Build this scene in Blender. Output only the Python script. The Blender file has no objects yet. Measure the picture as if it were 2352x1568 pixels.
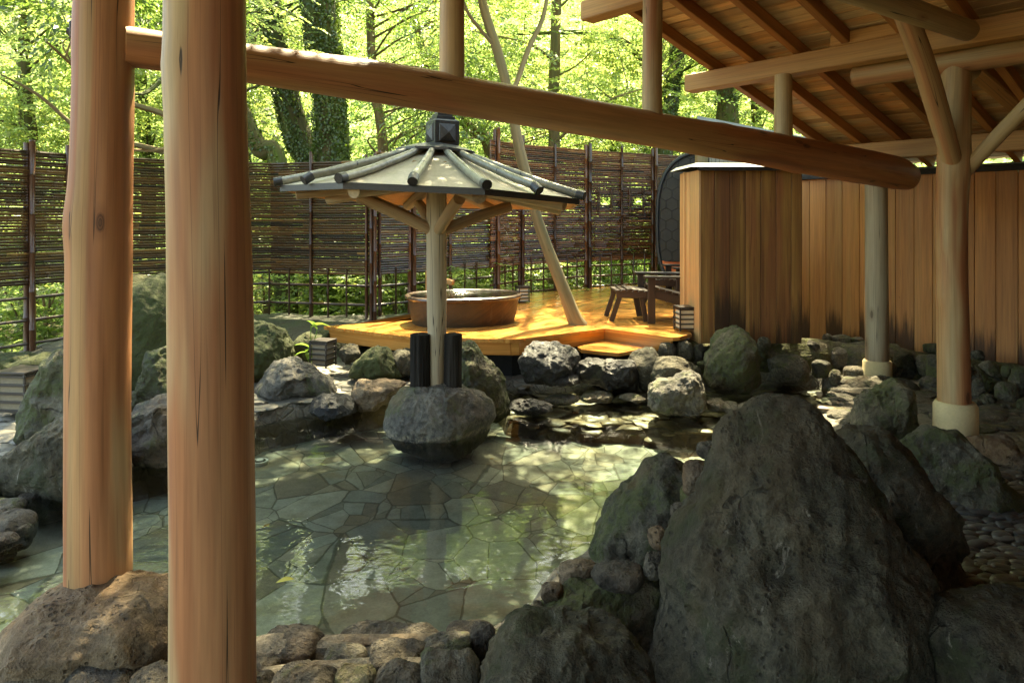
import bpy, bmesh, math, random
import numpy as np
from mathutils import Vector, Matrix

SC = bpy.context.scene
COL = SC.collection
RNG = np.random.default_rng(7)
random.seed(7)
F, U0, VH, EYE = 1568.0, 1176.0, 505.0, 1.5     # focal length, principal column, horizon row, eye height


def P(u, v, Y):
    return ((u - U0) / F * Y, Y, EYE - (v - VH) / F * Y)


def G(u, v, z=0.0):
    Y = (EYE - z) * F / (v - VH)
    return ((u - U0) / F * Y, Y)


# ------------------------------------------------------------------ noise
def _h(ix, iy, iz, s):
    n = (ix * 374761393 + iy * 668265263 + iz * 1440662683 + s * 974634777) & 0xffffffff
    n = ((n ^ (n >> 13)) * 1274126177) & 0xffffffff
    return ((n ^ (n >> 16)) & 0xffff) / 65535.0


def vnoise(p, s=0):
    p = np.asarray(p, float)
    i = np.floor(p).astype(np.int64)
    f = p - i
    f = f * f * f * (f * (f * 6 - 15) + 10)
    x, y, z = i[:, 0], i[:, 1], i[:, 2]
    r = 0
    for dx in (0, 1):
        wx = f[:, 0] if dx else 1 - f[:, 0]
        for dy in (0, 1):
            wy = f[:, 1] if dy else 1 - f[:, 1]
            for dz in (0, 1):
                wz = f[:, 2] if dz else 1 - f[:, 2]
                r = r + wx * wy * wz * _h(x + dx, y + dy, z + dz, s)
    return r * 2 - 1


def fbm(p, octv=4, s=0, gain=.5):
    p = np.asarray(p, float)
    a, t = 1.0, 0
    for k in range(octv):
        t = t + a * vnoise(p * (2 ** k) + 17.3 * k, s + k)
        a *= gain
    return t


# ------------------------------------------------------------------ objects
def tag(o, label=None, cat=None, group=None, kind=None):
    if label: o['label'] = label
    if cat: o['category'] = cat
    if group: o['group'] = group
    if kind: o['kind'] = kind
    return o


def empty(name, loc=(0, 0, 0)):
    o = bpy.data.objects.new(name, None)
    o.empty_display_size = .1
    o.location = loc
    COL.objects.link(o)
    return o


class MB:
    """collects pieces into one mesh; lp = position in the piece's own frame (z along its length), col = per piece values"""
    def __init__(s):
        s.v, s.f, s.lp, s.col, s.n, s.mi = [], [], [], [], 0, []

    def add(s, v, f, lp=None, col=None, mi=0):
        v = np.asarray(v, float).reshape(-1, 3)
        n = len(v)
        lp = v if lp is None else np.asarray(lp, float)
        if col is None: col = np.tile(RNG.random(3), (n, 1))
        col = np.asarray(col, float)
        if col.ndim == 1: col = np.tile(col, (n, 1))
        s.v.append(v); s.lp.append(lp); s.col.append(col)
        if isinstance(f, np.ndarray):
            f = (f + s.n).tolist()
        else:
            f = [[i + s.n for i in q] for q in f]
        s.f.extend(f); s.mi.extend([mi] * len(f)); s.n += n

    def build(s, name, mat, parent=None, smooth=True, origin=None):
        me = bpy.data.meshes.new(name)
        v = np.concatenate(s.v)
        if origin is not None: v = v - np.asarray(origin, float)
        me.from_pydata(v.tolist(), [], s.f)
        for nm, arr in (('lp', s.lp), ('col', s.col)):
            a = me.attributes.new(nm, 'FLOAT_VECTOR', 'POINT')
            a.data.foreach_set('vector', np.concatenate(arr).astype(np.float32).ravel())
        for m in (mat if isinstance(mat, (list, tuple)) else [mat]): me.materials.append(m)
        if max(s.mi, default=0) > 0: me.polygons.foreach_set('material_index', s.mi)
        if smooth: me.polygons.foreach_set('use_smooth', [True] * len(me.polygons))
        if smooth: me.set_sharp_from_angle(angle=math.radians(40))
        me.update()
        o = bpy.data.objects.new(name, me)
        COL.objects.link(o)
        if origin is not None: o.location = origin
        if parent is not None:
            o.parent = parent
            if origin is None: o.location = [-c for c in parent.location]
            else: o.location = [a - b for a, b in zip(origin, parent.location)]
        return o


def crspline(pts, n):
    """Catmull-Rom through points (any dimension), n samples"""
    p = np.asarray(pts, float)
    if len(p) == 2:
        t = np.linspace(0, 1, n)[:, None]
        return p[0] * (1 - t) + p[1] * t
    q = np.vstack([2 * p[0] - p[1], p, 2 * p[-1] - p[-2]])
    out = []
    for t in np.linspace(0, len(p) - 1 - 1e-9, n):
        i = int(t); f = t - i
        a, b, c, d = q[i:i + 4]
        out.append(.5 * ((2 * b) + (-a + c) * f + (2 * a - 5 * b + 4 * c - d) * f ** 2 + (-a + 3 * b - 3 * c + d) * f ** 3))
    return np.array(out)


def tube(mb, pts, rad, seg=14, rings=None, wob=0.0, seed=0, caps=True, dome=0.0, col=None, knobs=None, flat=None, wf=1.2):
    """organic tapered tube. rad: number or list along the points"""
    pts = np.asarray(pts, float)
    rad = np.full(len(pts), rad) if np.isscalar(rad) else np.asarray(rad, float)
    if rings:
        q = crspline(np.hstack([pts, rad[:, None]]), rings)
        pts, rad = q[:, :3], q[:, 3]
    n = len(pts)
    tan = np.gradient(pts, axis=0)
    tan /= np.linalg.norm(tan, axis=1)[:, None] + 1e-12
    up = np.array([0, 0, 1.]) if abs(tan[0][2]) < .9 else np.array([0, 1., 0])
    x = np.cross(up, tan[0]); x /= np.linalg.norm(x)
    th = np.linspace(0, 2 * np.pi, seg, endpoint=False)
    s = np.concatenate([[0], np.cumsum(np.linalg.norm(np.diff(pts, axis=0), axis=1))])
    V, L = [], []
    off = np.random.default_rng(seed + 1000).random(3) * 40
    for i in range(n):
        x = x - tan[i] * (x @ tan[i]); x /= np.linalg.norm(x)
        y = np.cross(tan[i], x)
        r = np.full(seg, rad[i])
        if wob:
            q = np.stack([np.cos(th) * wf + off[0], np.sin(th) * wf + off[1], np.full(seg, s[i] * 1.7 + off[2])], 1)
            r = r * (1 + wob * fbm(q, 2, seed))
        if knobs:
            for (ks, kt, ka, kw) in knobs:
                dth = np.angle(np.exp(1j * (th - kt)))
                r = r + ka * np.exp(-((s[i] - ks) / kw) ** 2 - (dth * rad[i] / kw) ** 2)
        c, sn = np.cos(th) * r, np.sin(th) * r
        if flat: sn = sn * flat
        V.append(pts[i] + c[:, None] * x + sn[:, None] * y)
        L.append(np.stack([c, sn, np.full(seg, s[i])], 1))
    V = np.concatenate(V); L = np.concatenate(L) + off
    a = np.arange(seg); b = (a + 1) % seg
    faces = []
    for i in range(n - 1):
        faces.append(np.stack([i * seg + a, i * seg + b, (i + 1) * seg + b, (i + 1) * seg + a], 1))
    faces = np.concatenate(faces).tolist()
    if caps:
        for e, sg in ((0, -1), (n - 1, 1)):
            base = e * seg
            c = pts[e] + tan[e] * sg * dome * rad[e]
            m = V[base:base + seg] * .82 + (pts[e] + tan[e] * sg * dome * rad[e] * .75) * .18
            k = len(V)
            V = np.vstack([V, m, c]); L = np.vstack([L, L[base:base + seg] * [.82, .82, 1] + off * [.18, .18, 0], [off[0], off[1], s[e] + off[2]]])
            for j in range(seg):
                j2 = (j + 1) % seg
                q = [base + j, base + j2, k + j2, k + j]; t = [k + j, k + j2, k + seg]
                faces.append(q if sg > 0 else q[::-1]); faces.append(t if sg > 0 else t[::-1])
    mb.add(V, faces, L, col)


def beam(mb, p0, p1, w, h, up=(0, 0, 1), c=.004, col=None, seed=None, segs=1, skew=None):
    """squared timber from p0 to p1, chamfered edges"""
    p0, p1, up = np.asarray(p0, float), np.asarray(p1, float), np.asarray(up, float)
    d = p1 - p0; L = np.linalg.norm(d); d /= L
    x = np.cross(d, up); x /= np.linalg.norm(x)
    y = np.cross(x, d)
    a, b = w / 2, h / 2
    c = min(c, a * .4, b * .4)
    prof = np.array([[a, -b + c], [a, b - c], [a - c, b], [-a + c, b], [-a, b - c], [-a, -b + c], [-a + c, -b], [a - c, -b]])
    ins = prof - np.sign(prof) * c * .6
    off = RNG.random(3) * 40
    V, Lp = [], []
    st = [(0, ins), (c * .6, prof)] + [(L * k / segs, prof) for k in range(1, segs)] + [(L - c * .6, prof), (L, ins)]
    for z, pr in st:
        V.append(p0 + d * z + pr[:, :1] * x + pr[:, 1:] * y)
        Lp.append(np.hstack([pr, np.full((8, 1), z)]) + off)
    f = []
    for i in range(len(st) - 1):
        for j in range(8):
            k = (j + 1) % 8
            f.append([i * 8 + j, i * 8 + k, i * 8 + 8 + k, i * 8 + 8 + j])
    n = len(st)
    f.append(list(range(7, -1, -1))); f.append([(n - 1) * 8 + j for j in range(8)])
    mb.add(np.concatenate(V), f, np.concatenate(Lp), col)


def box(mb, c, size, rotz=0, ch=.004, col=None):
    c = np.asarray(c, float); sx, sy, sz = size
    ca, sa = math.cos(rotz), math.sin(rotz)
    # beam along its longest axis
    ax = int(np.argmax(size))
    dirs = [np.array([ca, sa, 0]), np.array([-sa, ca, 0]), np.array([0, 0, 1.])]
    d = dirs[ax] * size[ax] / 2
    if ax == 2: beam(mb, c - d, c + d, sx, sy, up=dirs[1], c=ch, col=col)
    elif ax == 0: beam(mb, c - d, c + d, sy, sz, c=ch, col=col)
    else: beam(mb, c - d, c + d, sx, sz, c=ch, col=col)


def prism(mb, poly, z0, z1, col=None, lpdir=None):
    """vertical prism over a plan polygon"""
    p = np.asarray(poly, float)
    ar = np.sum(p[:, 0] * np.roll(p[:, 1], -1) - np.roll(p[:, 0], -1) * p[:, 1])
    if ar < 0: p = p[::-1]
    n = len(p)
    V = np.vstack([np.hstack([p, np.full((n, 1), z0)]), np.hstack([p, np.full((n, 1), z1)])])
    f = [list(range(n - 1, -1, -1)), [n + i for i in range(n)]]
    for i in range(n):
        j = (i + 1) % n
        f.append([i, j, n + j, n + i])
    lp = V
    if lpdir is not None:
        d = np.array([lpdir[0], lpdir[1], 0.]); d /= np.linalg.norm(d); e = np.array([-d[1], d[0], 0])
        lp = np.stack([V @ e, V[:, 2], V @ d], 1) + RNG.random(3) * 40
    mb.add(V, f, lp, col)


_ico = {}


def ico(sub):
    if sub not in _ico:
        bm = bmesh.new()
        bmesh.ops.create_icosphere(bm, subdivisions=sub, radius=1)
        v = np.array([x.co[:] for x in bm.verts]); f = np.array([[q.index for q in p.verts] for p in bm.faces])
        bm.free()
        _ico[sub] = (v, f)
    return _ico[sub]


def rock_mesh(outline, Y, depth, seed, sub=5, rough=.05, facets=7, sink=1.25, power=.85, back=None):
    """solid stone: the seen outline gives width and height, depth its real thickness"""
    if back is None: back = .35 if Y < 3 else .5 if Y < 4.5 else .75
    o = np.array([P(u, v, Y) for u, v in outline])[:, [0, 2]]
    lo, hi = o.min(0), o.max(0)
    c = (lo + hi) / 2 if len(o) < 5 else .5 * (lo + hi) / 2 + .5 * o.mean(0)
    K = 180
    ang = np.linspace(-np.pi, np.pi, K, endpoint=False)
    R = np.zeros(K)
    A = o - c; B = np.roll(A, -1, 0) - A
    for k, t in enumerate(ang):
        d = np.array([math.cos(t), math.sin(t)])
        den = d[0] * B[:, 1] - d[1] * B[:, 0]
        with np.errstate(divide='ignore', invalid='ignore'):
            tt = (A[:, 0] * B[:, 1] - A[:, 1] * B[:, 0]) / den
            ss = (A[:, 0] * d[1] - A[:, 1] * d[0]) / den
        ok = (ss >= -1e-6) & (ss <= 1 + 1e-6) & (tt > 0)
        R[k] = tt[ok].max() if ok.any() else .05
    ker = np.array([1, 2, 3, 2, 1.]); ker /= ker.sum()
    R = sum(w * np.roll(R, i - 2) for i, w in enumerate(ker))
    d, f = ico(sub)
    size = float(np.sqrt(np.prod(hi - lo)))
    rg = np.random.default_rng(seed)
    p = d.copy()
    # broad facets, mostly on the faces turned to the front and top
    for _ in range(facets):
        n = rg.normal(size=3); n[1] -= .5; n[2] += .3; n /= np.linalg.norm(n)
        lim = rg.uniform(.66, .9) if abs(n[1]) > .55 else rg.uniform(.86, .97)
        t = p @ n
        ex = np.clip(t - lim, 0, None)
        p = p - (ex * .85)[:, None] * n
    rho = np.sqrt(p[:, 0] ** 2 + p[:, 2] ** 2)
    th = np.arctan2(p[:, 2], p[:, 0])
    r = np.interp(th, np.append(ang, np.pi), np.append(R, R[0]))
    rr = r * np.minimum(rho, 1.02) ** power
    q = np.stack([c[0] + rr * np.cos(th), np.where(p[:, 1] > 0, p[:, 1] * back, p[:, 1]) * depth, c[1] + rr * np.sin(th)], 1)
    low = q[:, 2] < c[1]
    q[low, 2] = c[1] + (q[low, 2] - c[1]) * sink
    off = rg.random(3) * 50
    nn = d * 1.0
    qq = q / size
    n1 = fbm(qq * 2.2 + off, 5, seed, .55)
    n2 = 1 - np.abs(fbm(qq * 3.1 + off + 9, 4, seed + 31, .5)) * 1.6
    n3 = fbm(q * 22 + off, 3, seed + 77, .55)
    n4 = 1 - np.abs(fbm(q * [6.5, 6.5, 3.2] + off * 2, 4, seed + 5, .55)) * 1.7
    disp = size * rough * (n1 * .9 + (n2 - .5) * .7) + min(.012, size * rough * .3) * (n4 - .4) + np.minimum(.006, size * .02) * n3
    q = q + nn * disp[:, None]
    q[:, 1] += Y
    return q, f, (c[0], Y, c[1])


def rock(name, label, outline, Y, depth, mat, seed, sub=5, rough=.05, facets=7, sink=1.25, parent=None, group=None, cat='boulder', power=.85, back=None):
    q, f, c = rock_mesh(outline, Y, depth, seed, sub, rough, facets, sink, power, back)
    mb = MB()
    mb.add(q, f, q - np.array(c))
    c = (c[0], c[1], float(q[:, 2].min()))
    o = mb.build(name, mat, parent, origin=c)
    if label: tag(o, label, cat, group)
    return o


def stone_outline(u0, u1, v0, v1, seed, n=12, sq=.7):
    rg = np.random.default_rng(seed)
    pts = []
    for k in range(n):
        t = 2 * math.pi * k / n
        c, s = math.cos(t), math.sin(t)
        e = rg.uniform(.9, 1.04)
        pts.append(((u0 + u1) / 2 + (u1 - u0) / 2 * e * math.copysign(abs(c) ** sq, c), (v0 + v1) / 2 + (v1 - v0) / 2 * e * math.copysign(abs(s) ** sq, s)))
    return pts


# ------------------------------------------------------------------ leaves
def leaf_quads(c, d, n, L, W, fold=.12):
    """kite shaped leaves: centre c, pointing d, face normal n"""
    d = d / (np.linalg.norm(d, axis=1)[:, None] + 1e-9)
    s = np.cross(n, d); s /= np.linalg.norm(s, axis=1)[:, None] + 1e-9
    n = np.cross(d, s)
    L = np.asarray(L)[:, None]; W = np.asarray(W)[:, None]
    b = c - d * L * .5; t = c + d * L * .5
    m = c - d * L * .06 + n * L * fold
    v = np.stack([b, m - s * W * .5, t - n * L * .08, m + s * W * .5], 1)
    return v.reshape(-1, 3)


def sprays(centres, dirs, rg, per=12, tw=.34, L=(.05, .09), asp=.42, spread=.75, droop=.25, tilt=.35, fold=.12):
    """twigs carrying leaves on both sides; returns leaf vertices, colours"""
    N = len(centres)
    dirs = dirs / (np.linalg.norm(dirs, axis=1)[:, None] + 1e-9)
    up = np.tile([0, 0, 1.], (N, 1)) + rg.normal(0, tilt, (N, 3))
    side = np.cross(dirs, up); side /= np.linalg.norm(side, axis=1)[:, None] + 1e-9
    nrm = np.cross(side, dirs)
    t = np.linspace(.08, 1, per)[None, :, None]
    sg = np.where(np.arange(per) % 2 == 0, 1., -1.)[None, :, None]
    twl = (tw * rg.uniform(.7, 1.3, N))[:, None, None]
    sag = -droop * t ** 2 * twl
    c = centres[:, None, :] + dirs[:, None, :] * t * twl + np.array([0, 0, 1.]) * sag
    ll = rg.uniform(L[0], L[1], (N, per))
    ld = dirs[:, None, :] * .75 + side[:, None, :] * sg * spread + rg.normal(0, .22, (N, per, 3))
    ld[..., 2] -= droop * .8
    c = c + side[:, None, :] * sg * (ll[..., None] * .45)
    nn = nrm[:, None, :] + rg.normal(0, tilt, (N, per, 3))
    v = leaf_quads(c.reshape(-1, 3), ld.reshape(-1, 3), nn.reshape(-1, 3), ll.ravel(), ll.ravel() * asp * rg.uniform(.8, 1.2, N * per), fold)
    tone = np.repeat(rg.random(N), per) * .6 + rg.random(N * per) * .4
    col = np.stack([tone, rg.random(N * per), np.zeros(N * per)], 1)
    return v, np.repeat(col, 4, 0)


def leaf_object(name, vs, cols, mat, parent=None):
    v = np.concatenate(vs); c = np.concatenate(cols)
    if parent is not None: v = v - np.array(parent.location)
    n = len(v) // 4
    me = bpy.data.meshes.new(name)
    me.vertices.add(len(v)); me.vertices.foreach_set('co', v.astype(np.float32).ravel())
    me.loops.add(4 * n); me.loops.foreach_set('vertex_index', np.arange(4 * n, dtype=np.int32))
    me.polygons.add(n); me.polygons.foreach_set('loop_start', np.arange(0, 4 * n, 4, dtype=np.int32))
    me.update(calc_edges=True)
    a = me.attributes.new('col', 'FLOAT_VECTOR', 'POINT'); a.data.foreach_set('vector', c.astype(np.float32).ravel())
    me.materials.append(mat)
    o = bpy.data.objects.new(name, me); COL.objects.link(o)
    if parent is not None: o.parent = parent
    return o
# ------------------------------------------------------------------ materials
class NT:
    def __init__(s, name):
        s.m = bpy.data.materials.new(name); s.m.use_nodes = True
        s.t = s.m.node_tree; s.t.nodes.clear()
        s.out = s.t.nodes.new('ShaderNodeOutputMaterial')

    def n(s, typ, ins=None, **props):
        nd = s.t.nodes.new(typ)
        for k, v in props.items(): setattr(nd, k, v)
        for k, v in (ins or {}).items():
            if isinstance(v, bpy.types.NodeSocket): s.t.links.new(v, nd.inputs[k])
            else: nd.inputs[k].default_value = v
        return nd

    def attr(s, name): return s.n('ShaderNodeAttribute', attribute_name=name).outputs
    def vmul(s, v, m, add=None):
        r = s.n('ShaderNodeVectorMath', {0: v, 1: m}, operation='MULTIPLY').outputs[0]
        return r if add is None else s.n('ShaderNodeVectorMath', {0: r, 1: add}, operation='ADD').outputs[0]
    def noise(s, v, sc=1., det=4., ro=.55, dist=0.): return s.n('ShaderNodeTexNoise', {'Vector': v, 'Scale': sc, 'Detail': det, 'Roughness': ro, 'Distortion': dist}).outputs['Fac']
    def vor(s, v, sc, feature='F1', rnd=1.): return s.n('ShaderNodeTexVoronoi', {'Vector': v, 'Scale': sc, 'Randomness': rnd}, feature=feature).outputs
    def math(s, op, a, b=0., c=0., clamp=False): return s.n('ShaderNodeMath', {0: a, 1: b, 2: c}, operation=op, use_clamp=clamp).outputs[0]
    def step(s, v, a, b): return s.n('ShaderNodeMapRange', {'Value': v, 'From Min': a, 'From Max': b}, interpolation_type='SMOOTHSTEP').outputs[0]
    def mix(s, f, a, b, mode='MIX'):
        c = lambda q: q if isinstance(q, bpy.types.NodeSocket) or len(q) == 4 else (*q, 1)
        return s.n('ShaderNodeMixRGB', {'Fac': f, 'Color1': c(a), 'Color2': c(b)}, blend_type=mode).outputs[0]
    def ramp(s, f, stops):
        nd = s.n('ShaderNodeValToRGB', {'Fac': f}); el = nd.color_ramp.elements
        while len(el) < len(stops): el.new(.5)
        for e, (p, c) in zip(el, stops): e.position = p; e.color = (*c, 1)
        return nd.outputs[0]
    def bump(s, h, st=.5, dist=.01, nrm=None):
        i = {'Height': h, 'Strength': st, 'Distance': dist}
        if nrm is not None: i['Normal'] = nrm
        return s.n('ShaderNodeBump', i).outputs[0]
    def pbr(s, col, rough=.6, nrm=None, spec=.5, metal=0., **kw):
        c = col if isinstance(col, bpy.types.NodeSocket) else (*col, 1)
        i = {'Base Color': c, 'Roughness': rough, 'Specular IOR Level': spec, 'Metallic': metal}
        if nrm is not None: i['Normal'] = nrm
        i.update(kw)
        b = s.n('ShaderNodeBsdfPrincipled', i)
        s.t.links.new(b.outputs[0], s.out.inputs[0])
        return s.m
    def surf(s, sh): s.t.links.new(sh, s.out.inputs[0]); return s.m
    def obj(s): return s.n('ShaderNodeTexCoord').outputs['Object']
    def pos(s): return s.n('ShaderNodeNewGeometry').outputs['Position']
    def rnd(s): return s.n('ShaderNodeObjectInfo').outputs['Random']
    def sep(s, v): return s.n('ShaderNodeSeparateXYZ', {0: v}).outputs


def wood(name, light, dark, streak=None, knots=.06, crack=.5, rough=.6, tone=.35, grain=70., mold=None, weather=None, spec=.35, gbump=.25):
    t = NT(name)
    lp = t.attr('lp')['Vector']; col = t.sep(t.attr('col')['Vector'])
    g = t.noise(t.vmul(lp, (grain, grain, 2.2)), 1, 5, .6, .3)
    big = t.noise(t.vmul(lp, (7, 7, .45)), 1, 3, .55, .6)
    rings = t.noise(t.vmul(lp, (26, 26, .7)), 1, 2, .5, 1.2)
    c = t.mix(t.step(big, .36, .66), light, dark)
    c = t.mix(t.math('MULTIPLY', t.step(rings, .45, .72), .22), c, tuple(x * .7 for x in dark))
    if streak: c = t.mix(t.math('MULTIPLY', t.step(t.noise(t.vmul(lp, (11, 11, .22), (5, 9, 3)), 1, 2), .52, .66), .75), c, streak)
    if weather: c = t.mix(t.math('MULTIPLY', t.step(t.noise(t.vmul(lp, (4.5, 4.5, .5), (15, 2, 7)), 1, 3), .44, .6), .85), c, weather)
    c = t.mix(1., c, t.ramp(g, [(.25, (.76, .75, .74)), (.75, (1.18, 1.17, 1.15))]), 'MULTIPLY')
    c = t.mix(1., c, t.ramp(col['X'], [(0, (1 - tone, 1 - tone, 1 - tone)), (1, (1 + tone, 1 + tone * .95, 1 + tone * .85))]), 'MULTIPLY')
    fk = t.noise(t.vmul(lp, (85, 85, 1.3), (4, 8, 2)), 1, 3, .6)
    c = t.mix(t.math('MULTIPLY', t.step(fk, .58, .7), .32), c, tuple(x * .4 for x in dark))
    if knots:
        kn = t.vor(t.vmul(lp, (5.5, 5.5, 2.1)), 1)['Distance']
        km = t.step(t.math('ADD', kn, t.math('MULTIPLY', g, .03)), knots + .025, knots)
        rim_ = t.step(kn, knots * 2.1, knots * 1.1)
        c = t.mix(t.math('MULTIPLY', rim_, .4), c, tuple(x * .72 for x in dark))
        core = t.math('MULTIPLY', km, t.math('ADD', .45, t.math('MULTIPLY', t.math('FRACT', t.math('MULTIPLY', kn, 55.)), .5)))
        c = t.mix(core, c, tuple(x * .22 for x in dark))
    h = g
    if crack:
        cr = t.noise(t.vmul(lp, (17, 17, .16), (3, 1, 8)), 1, 2, .5, .1)
        lim = t.noise(t.vmul(lp, (4, 4, .35)), 1, 1)
        cm = t.math('MULTIPLY', t.step(t.math('ABSOLUTE', t.math('SUBTRACT', cr, .53)), .0045, .001), t.step(lim, .44, .5))
        c = t.mix(t.math('MULTIPLY', cm, crack), c, (.015, .008, .004))
        h = t.math('SUBTRACT', h, t.math('MULTIPLY', cm, 1.5))
    if mold is not None:
        # damp stain rising from the foot of the boards in ragged tongues
        z = t.sep(t.pos())['Z']
        nz = t.noise(t.vmul(lp, (26, 26, 1.5)), 1, 5, .66)
        lo = t.math('ADD', t.math('SUBTRACT', z, mold[0]), t.math('MULTIPLY', t.math('SUBTRACT', nz, .5), -1.5 * mold[1]))
        lo = t.math('SUBTRACT', lo, t.math('MULTIPLY', t.math('SUBTRACT', col['Y'], .5), mold[1] * 1.0))
        c = t.mix(t.math('MULTIPLY', t.step(lo, mold[1] * .55, -.03), .85), c, (.026, .013, .007))
        fl = t.noise(t.vmul(lp, (45, 45, 2.2), (2, 2, 2)), 1, 4, .7)
        c = t.mix(t.math('MULTIPLY', t.step(fl, .6, .72), mold[2]), c, (.05, .022, .01))
    n = t.bump(h, gbump, .004)
    ro = t.math('ADD', rough - .1, t.math('MULTIPLY', g, .2))
    return t.pbr(c, ro, n, spec)


def stone(name, c1, c2, moss=None, mossamt=.5, lichen=.0, rough=.85, sc=1., bump=1., mineral=False, spec=.3, pits=0.):
    t = NT(name)
    o = t.obj(); r = t.rnd()
    v = t.n('ShaderNodeVectorMath', {0: o, 1: t.n('ShaderNodeCombineXYZ', {0: t.math('MULTIPLY', r, 31.), 1: t.math('MULTIPLY', r, 17.), 2: t.math('MULTIPLY', r, 53.)}).outputs[0]}, operation='ADD').outputs[0]
    a = t.noise(v, 5 * sc, 6, .62, .4)
    b = t.noise(v, 34 * sc, 5, .65)
    fine = t.noise(v, 160, 3, .6)
    c = t.mix(t.step(a, .38, .64), c1, c2)
    c = t.mix(1., c, t.ramp(b, [(.28, (.5, .5, .5)), (.72, (1.5, 1.48, 1.42))]), 'MULTIPLY')
    c = t.mix(1., c, t.ramp(fine, [(.3, (.72, .72, .72)), (.7, (1.28, 1.28, 1.28))]), 'MULTIPLY')
    c = t.mix(1., c, t.ramp(r, [(0, (.8, .8, .82)), (1, (1.22, 1.2, 1.14))]), 'MULTIPLY')
    if moss:
        mm = t.noise(v, 3.3 * sc, 5, .7, .6)
        mk = t.math('MULTIPLY', t.step(mm, .62 - mossamt * .3, .72 - mossamt * .25), t.step(b, .3, .55))
        c = t.mix(t.math('MULTIPLY', mk, .85), c, moss)
    if lichen:
        lv = t.noise(t.vmul(v, (1.2, 1.2, .55)), 9 * sc, 8, .78, 1.4)
        c = t.mix(t.math('MULTIPLY', t.step(lv, .59, .67), lichen), c, (.33, .3, .25))
    zz = t.sep(t.pos())['Z']
    wetm = t.step(t.math('ADD', zz, t.math('MULTIPLY', t.math('SUBTRACT', a, .5), .16)), .03, -.06)
    c = t.mix(t.math('MULTIPLY', wetm, .8), c, (.016, .017, .012))
    if mineral:
        z = t.sep(t.pos())['Z']
        w = t.math('ADD', z, t.math('MULTIPLY', t.math('SUBTRACT', t.noise(v, 14, 5, .7), .5), .09))
        band = t.math('MULTIPLY', t.step(w, .0, .012), t.step(w, .05, .026))
        c = t.mix(t.math('MULTIPLY', t.math('MULTIPLY', band, t.step(b, .4, .62)), .6), c, (.33, .28, .18))
    wv = t.n('ShaderNodeVectorMath', {0: v, 1: t.vmul(t.n('ShaderNodeTexNoise', {'Vector': v, 'Scale': 4. * sc, 'Detail': 3.}).outputs['Color'], (.16, .16, .16))}, operation='ADD').outputs[0]
    fac1 = t.vor(wv, 5. * sc, 'F1')['Distance']; fac2 = t.vor(wv, 13. * sc, 'F1')['Distance']
    warm = t.noise(t.vmul(v, (1, 1, .5)), 2.1 * sc, 4, .6, .5)
    c = t.mix(t.math('MULTIPLY', t.step(warm, .52, .68), .5), c, (c2[0] * 1.05, c2[1] * .8, c2[2] * .58))
    cr = t.vor(t.vmul(wv, (1, 1, .6)), 3.2 * sc, 'DISTANCE_TO_EDGE')['Distance']
    cm = t.math('MULTIPLY', t.step(t.math('ADD', cr, t.math('MULTIPLY', t.math('SUBTRACT', b, .5), .06)), .012, .0), t.step(a, .5, .6))
    h = t.math('ADD', t.math('MULTIPLY', a, 1.6), t.math('ADD', t.math('MULTIPLY', b, .8), t.math('MULTIPLY', fine, .22)))
    h = t.math('ADD', h, t.math('ADD', t.math('MULTIPLY', fac1, 1.1), t.math('MULTIPLY', fac2, .55)))
    h = t.math('SUBTRACT', h, t.math('MULTIPLY', cm, .7))
    c = t.mix(t.math('MULTIPLY', cm, .5), c, tuple(x * .35 for x in c1))
    if pits:
        pv = t.vor(v, 42, 'F1')['Distance']
        pm = t.math('MULTIPLY', t.step(pv, .32, .18), t.step(t.noise(v, 7, 2), .5, .62))
        h = t.math('SUBTRACT', h, t.math('MULTIPLY', pm, pits))
        c = t.mix(t.math('MULTIPLY', pm, .6), c, tuple(x * .3 for x in c1))
    return t.pbr(c, t.math('ADD', rough - .12, t.math('MULTIPLY', b, .24)), t.bump(h, bump, .035), spec)


def leafmat(name, dark, light, trans, amt=.5, gloss=.06):
    t = NT(name)
    col = t.sep(t.attr('col')['Vector'])
    c = t.mix(col['X'], dark, light)
    tc = t.mix(col['X'], tuple(x * .6 for x in trans), trans)
    tc = t.mix(t.math('MULTIPLY', t.step(col['Y'], .8, 1.), .5), tc, (trans[0] * 1.5, trans[1] * 1.0, trans[2] * .6))
    d = t.n('ShaderNodeBsdfDiffuse', {'Color': c}).outputs[0]
    tr = t.n('ShaderNodeBsdfTranslucent', {'Color': tc}).outputs[0]
    gl = t.n('ShaderNodeBsdfGlossy', {'Color': (.8, .85, .8, 1), 'Roughness': .38}).outputs[0]
    m = t.n('ShaderNodeMixShader', {0: amt, 1: d, 2: tr}).outputs[0]
    m = t.n('ShaderNodeMixShader', {0: gloss, 1: m, 2: gl}).outputs[0]
    return t.surf(m)


def water(name, tint, scale, strength, stretch=(1, 1, 1)):
    t = NT(name)
    p = t.pos()
    a = t.noise(t.vmul(p, stretch), scale, 2, .45, .8)
    b = t.noise(t.vmul(p, stretch), scale * 3.1, 2, .5, .3)
    calm = t.noise(p, .9, 2)
    h = t.math('MULTIPLY', t.math('ADD', a, t.math('MULTIPLY', b, .35)), t.math('ADD', .25, t.step(calm, .42, .62)))
    n = t.bump(h, strength, .02)
    fr = t.n('ShaderNodeFresnel', {'IOR': 1.42, 'Normal': n}).outputs[0]
    tr = t.n('ShaderNodeBsdfTransparent', {'Color': (*tint, 1)}).outputs[0]
    gl = t.n('ShaderNodeBsdfGlossy', {'Color': (1, 1, 1, 1), 'Roughness': .015, 'Normal': n}).outputs[0]
    return t.surf(t.n('ShaderNodeMixShader', {0: fr, 1: tr, 2: gl}).outputs[0])


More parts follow.
